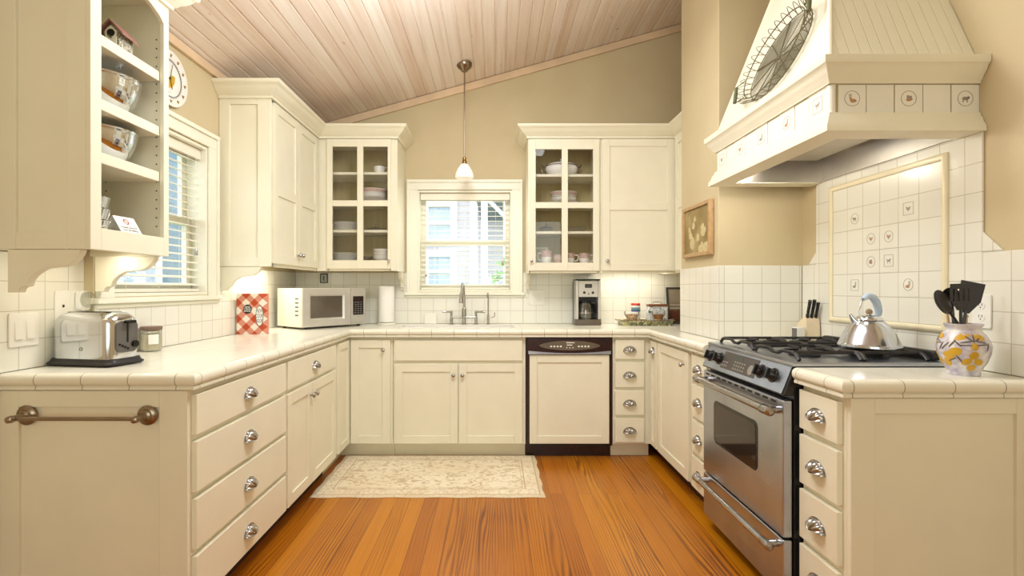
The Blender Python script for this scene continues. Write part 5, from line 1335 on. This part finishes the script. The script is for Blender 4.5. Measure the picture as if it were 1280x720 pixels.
t = thing('towel_bar', 'brushed nickel towel bar across the left cabinet end panel', 'towel bar', (-1.43, 1.77, .80))
EY = 1.7895
for x, rec in ((-1.636, 0), (-1.214, 0)):
    yy = EY+rec
    mb = MB(); fnl = lambda a, b_, z, x=x, yy=yy: (x+a, yy-z, .800+b_)
    mb.lathe([(0,0),(.034,0),(.035,.004),(.030,.009),(.022,.012),(.020,.018),(.013,.021),(.010,.030),(.011,.052),(.013,.060),(.011,.072),(.005,.076)], seg=28, fn=fnl)
    part('mount', mb, 'bronze', t)
part('bar', MB().tube([(-1.648, EY-.052, .800), (-1.202, EY-.052, .800)], .0072, 14), 'bronze', t)

# wire tray hung on the sloping front of the hood
sl = math.sqrt(1+.2726**2); ang = math.radians(19)
def rk(p, q, o):
    pr_, qr = p*math.cos(ang)-q*math.sin(ang), p*math.sin(ang)+q*math.cos(ang)
    return (HX+.004+.2726*qr/sl+.2726*.195-o/sl, 2.287-pr_, Z0+.195+qr/sl+o*.2726/sl)
t = thing('wire_tray', 'oval wire basket tray with green handles hung on the range hood', 'wire tray', rk(0,0,.02))
A_, B_ = .225, .150; ell = lambda s, o, n=64: [rk(A_*s*math.cos(2*PI*i/n), B_*s*math.sin(2*PI*i/n), o) for i in range(n)]
part('rim_wire', MB().tube(ell(1.0, .046), .0028, 6, closed=True).tube(ell(.99, .012), .0024, 6, closed=True), 'wire', t)
mb = MB()
for i in range(24): mb.tube(ell(.16+.034*i, .010), .0013, 4, closed=True)
part('mesh_floor', mb, 'mesh', t)
mb = MB()
for k in range(10):
    a = 2*PI*k/10
    for da in (-.022, .022) if k % 2 == 0 else (0,):
        mb.tube([rk(A_*.03*math.cos(a), B_*.03*math.sin(a), .013), rk(A_*.99*math.cos(a+da), B_*.99*math.sin(a+da), .013)], .0024, 6)
mb.lathe([(0,0),(.014,0),(.014,.006),(0,.008)], seg=14, fn=lambda x, y, z: rk(x, y, .010+z))
part('spokes', mb, 'wire', t)
mb = MB(); n = 34
for k in range(n):
    a = 2*PI*k/n; h_ = 2*PI/n*.55; pts = []
    for j in range(11):
        u = j/10; aa = a-h_+2*h_*u; s = 1.0+.17*math.sin(PI*u); o = .010+.050*math.sin(PI*u)
        pts.append(rk(A_*s*math.cos(aa), B_*s*math.sin(aa), o))
    mb.tube(pts, .0016, 5)
part('scalloped_loops', mb, 'wire', t)
for s in (-1, 1):
    hp = [rk(s*A_*.98, -.052, .046), rk(s*(A_+.050), -.050, .062), rk(s*(A_+.050), .050, .062), rk(s*A_*.98, .052, .046)]
    h_ = part('handle', MB().tube(hp, .003, 6), 'wire', t)
    part('grip', MB().tube([rk(s*(A_+.050), -.046, .062), rk(s*(A_+.050), 0, .062), rk(s*(A_+.050), .046, .062)], [.0085, .0095, .0085], 12), 'greenwood', h_, label='green wooden grip')

# ================================================================ RUG
def rug_mat():
    n = N('faded_oriental_rug'); s = n.sep()
    dx = n.math('SUBTRACT', .70, n.math('ABSOLUTE', s[0])); dy = n.math('SUBTRACT', .38, n.math('ABSOLUTE', s[1]))
    d = n.math('MINIMUM', dx, dy)
    ln = n.ramp(d, [(0, (.25,.25,.25,1)), (.020, (.75,.75,.75,1)), (.030, (0,0,0,1)), (.104, (.7,.7,.7,1)), (.112, (0,0,0,1)), (.122, (.6,.6,.6,1)), (.128, (0,0,0,1))], 'CONSTANT')
    v1 = n.noise(n.map((17, 22, 1)), 1.0, 2, .55, 1.6); v2 = n.noise(n.map((26, 30, 1), (3, 7, 0)), 1.0, 1, .5, 1.4)
    inner = n.ramp(v1, [(.53, (0,0,0,1)), (.58, (.5,.5,.5,1)), (.70, (.6,.6,.6,1))])
    border = n.ramp(v2, [(.50, (0,0,0,1)), (.54, (.6,.6,.6,1)), (.62, (.15,.15,.15,1))])
    isb = n.math('LESS_THAN', d, .104)
    pat = n.mix(isb, inner, border)
    m = n.n('ShaderNodeMix', data_type='RGBA', blend_type='LIGHTEN'); m.inputs[0].default_value = 1; n.l(pat, m.inputs[6]); n.l(ln, m.inputs[7])
    f = n.noise(n.co(), 260, 2); low = n.noise(n.co(), 3, 2)
    base = n.ramp(low, [(.35, lin(232, 216, 184)), (.65, lin(242, 230, 204))])
    col = n.mix(m.outputs[2], base, lin(184, 152, 108))
    n.bump(f, .5, .004)
    return n.set(col, .95)
M['rug'] = rug_mat()
mb = MB(); nx, ny = 70, 38; vs = []
for j in range(ny+1):
    for i in range(nx+1):
        x, y = -.70+1.40*i/nx, -.38+.76*j/ny
        e_ = min(.70-abs(x), .38-abs(y)); z = .0025+.0075*min(1, e_/.012)+.0012*math.sin(x*13)*math.sin(y*17)
        x += .004*math.sin(y*31)*(abs(x) > .69); y += .004*math.sin(x*23)*(abs(y) > .37)
        vs.append((x, y, z))
n1 = nx+1
fs = [(j*n1+i, j*n1+i+1, (j+1)*n1+i+1, (j+1)*n1+i) for j in range(ny) for i in range(nx)]
mb.add(vs, fs)
rim = [i for i in range(n1)]+[j*n1+nx for j in range(1, ny+1)]+[ny*n1+i for i in range(nx-1, -1, -1)]+[j*n1 for j in range(ny-1, 0, -1)]
m_ = len(rim); k = len(vs)
mb.add([vs[i] for i in rim]+[(vs[i][0], vs[i][1], .0006) for i in rim], [(i, (i+1) % m_, m_+(i+1) % m_, m_+i) for i in range(m_)])
mb.add([(vs[i][0], vs[i][1], .0006) for i in rim], [tuple(range(m_))])
solo('rug', mb, 'rug', 'cream patterned runner rug on the wood floor before the sink', 'rug', (-.405, 3.415, 0), local=True, smooth=60)

# ================================================================ LIGHT
def area(name, loc, size, power, col, rot=(0,0,0), size_y=None, shape='RECTANGLE'):
    l = bpy.data.lights.new(name, 'AREA'); l.energy = power; l.color = col; l.shape = shape; l.size = size
    if size_y: l.size_y = size_y
    o = bpy.data.objects.new(name, l); C.objects.link(o); o.location = loc; o.rotation_euler = rot; return o
def point(name, loc, r, power, col):
    l = bpy.data.lights.new(name, 'POINT'); l.energy = power; l.color = col; l.shadow_soft_size = r
    o = bpy.data.objects.new(name, l); C.objects.link(o); o.location = loc; return o
WARM = (1.0, .97, .88); NEUT = (.94, .975, 1.0)
def under_light(label, x0, x1, y0, y1, z, power, long_y):
    c = ((x0+x1)/2, (y0+y1)/2, z)
    t = thing('under_cabinet_light', label, 'light fixture', c)
    part('housing', MB().box(x0, x1, y0, y0+.006, z-.026, z-.001).box(x0, x1, y1-.006, y1, z-.026, z-.001).box(x0, x0+.006, y0, y1, z-.026, z-.001).box(x1-.006, x1, y0, y1, z-.026, z-.001).box(x0, x1, y0, y1, z-.006, z-.001), 'white', t)
    part('lens', MB().box(x0+.008, x1-.008, y0+.008, y1-.008, z-.012, z-.0065), 'lamp', t)
    area('under_cabinet_lamp', (c[0], c[1], z-.027), x1-x0-.02, power, WARM, size_y=y1-y0-.02)
under_light('slim lit fixture under the open shelf cabinet', -1.56, -1.49, 1.80, 2.09, UB-.0005+.045, .45, True)
under_light('slim lit fixture under the tall left wall cabinet', -1.60, -1.53, 3.25, 3.75, UB+.0495, 1.5, True)
under_light('slim lit fixture under the right wall cabinet above the coffee maker', .84, 1.36, 4.12, 4.18, ZR+.0535, 1.3, False)
for yy in (2.13, 2.62):
    point('hood_lamp', (HX+.143, yy, 1.846), .018, 1.9, (1, .97, .90))
area('pendant_bulb', (PX, PY, 2.080), .10, 2.0, WARM, shape='DISK')
# unseen ceiling globe over the open floor; the two area lights are added fill
point('ceiling_globe', (-.22, 2.20, 2.54), .16, 43, NEUT)
area('overhead_fill', (-.1, 2.1, 2.92), 1.4, 40, NEUT, size_y=1.3)  # unseen soft panel added overhead to fill the lower cabinets
area('front_fill', (.04, FW+.05, 1.6), 2.6, 48, (.88, 1, .94), (math.radians(90), 0, 0), 2.0)  # added fill behind the camera; the rear wall has no window
# daylight outside
W_ = bpy.data.worlds.new('sky'); SC.world = W_; W_.use_nodes = True
bg = W_.node_tree.nodes['Background']; bg.inputs[0].default_value = (.86, .93, 1.0, 1); bg.inputs[1].default_value = 4.4

cam = bpy.data.cameras.new('camera'); co = bpy.data.objects.new('camera', cam); C.objects.link(co)
co.location = (0, 0, 1.244); co.rotation_euler = (math.radians(90), 0, 0)
cam.sensor_width = 36; cam.lens = 18; cam.shift_x = 21/1280; cam.clip_start = .05
SC.camera = co
SC.view_settings.view_transform = 'Standard'; SC.view_settings.look = 'None'; SC.view_settings.gamma = 1; SC.view_settings.use_curve_mapping = False
SC.view_settings.exposure = 0.04
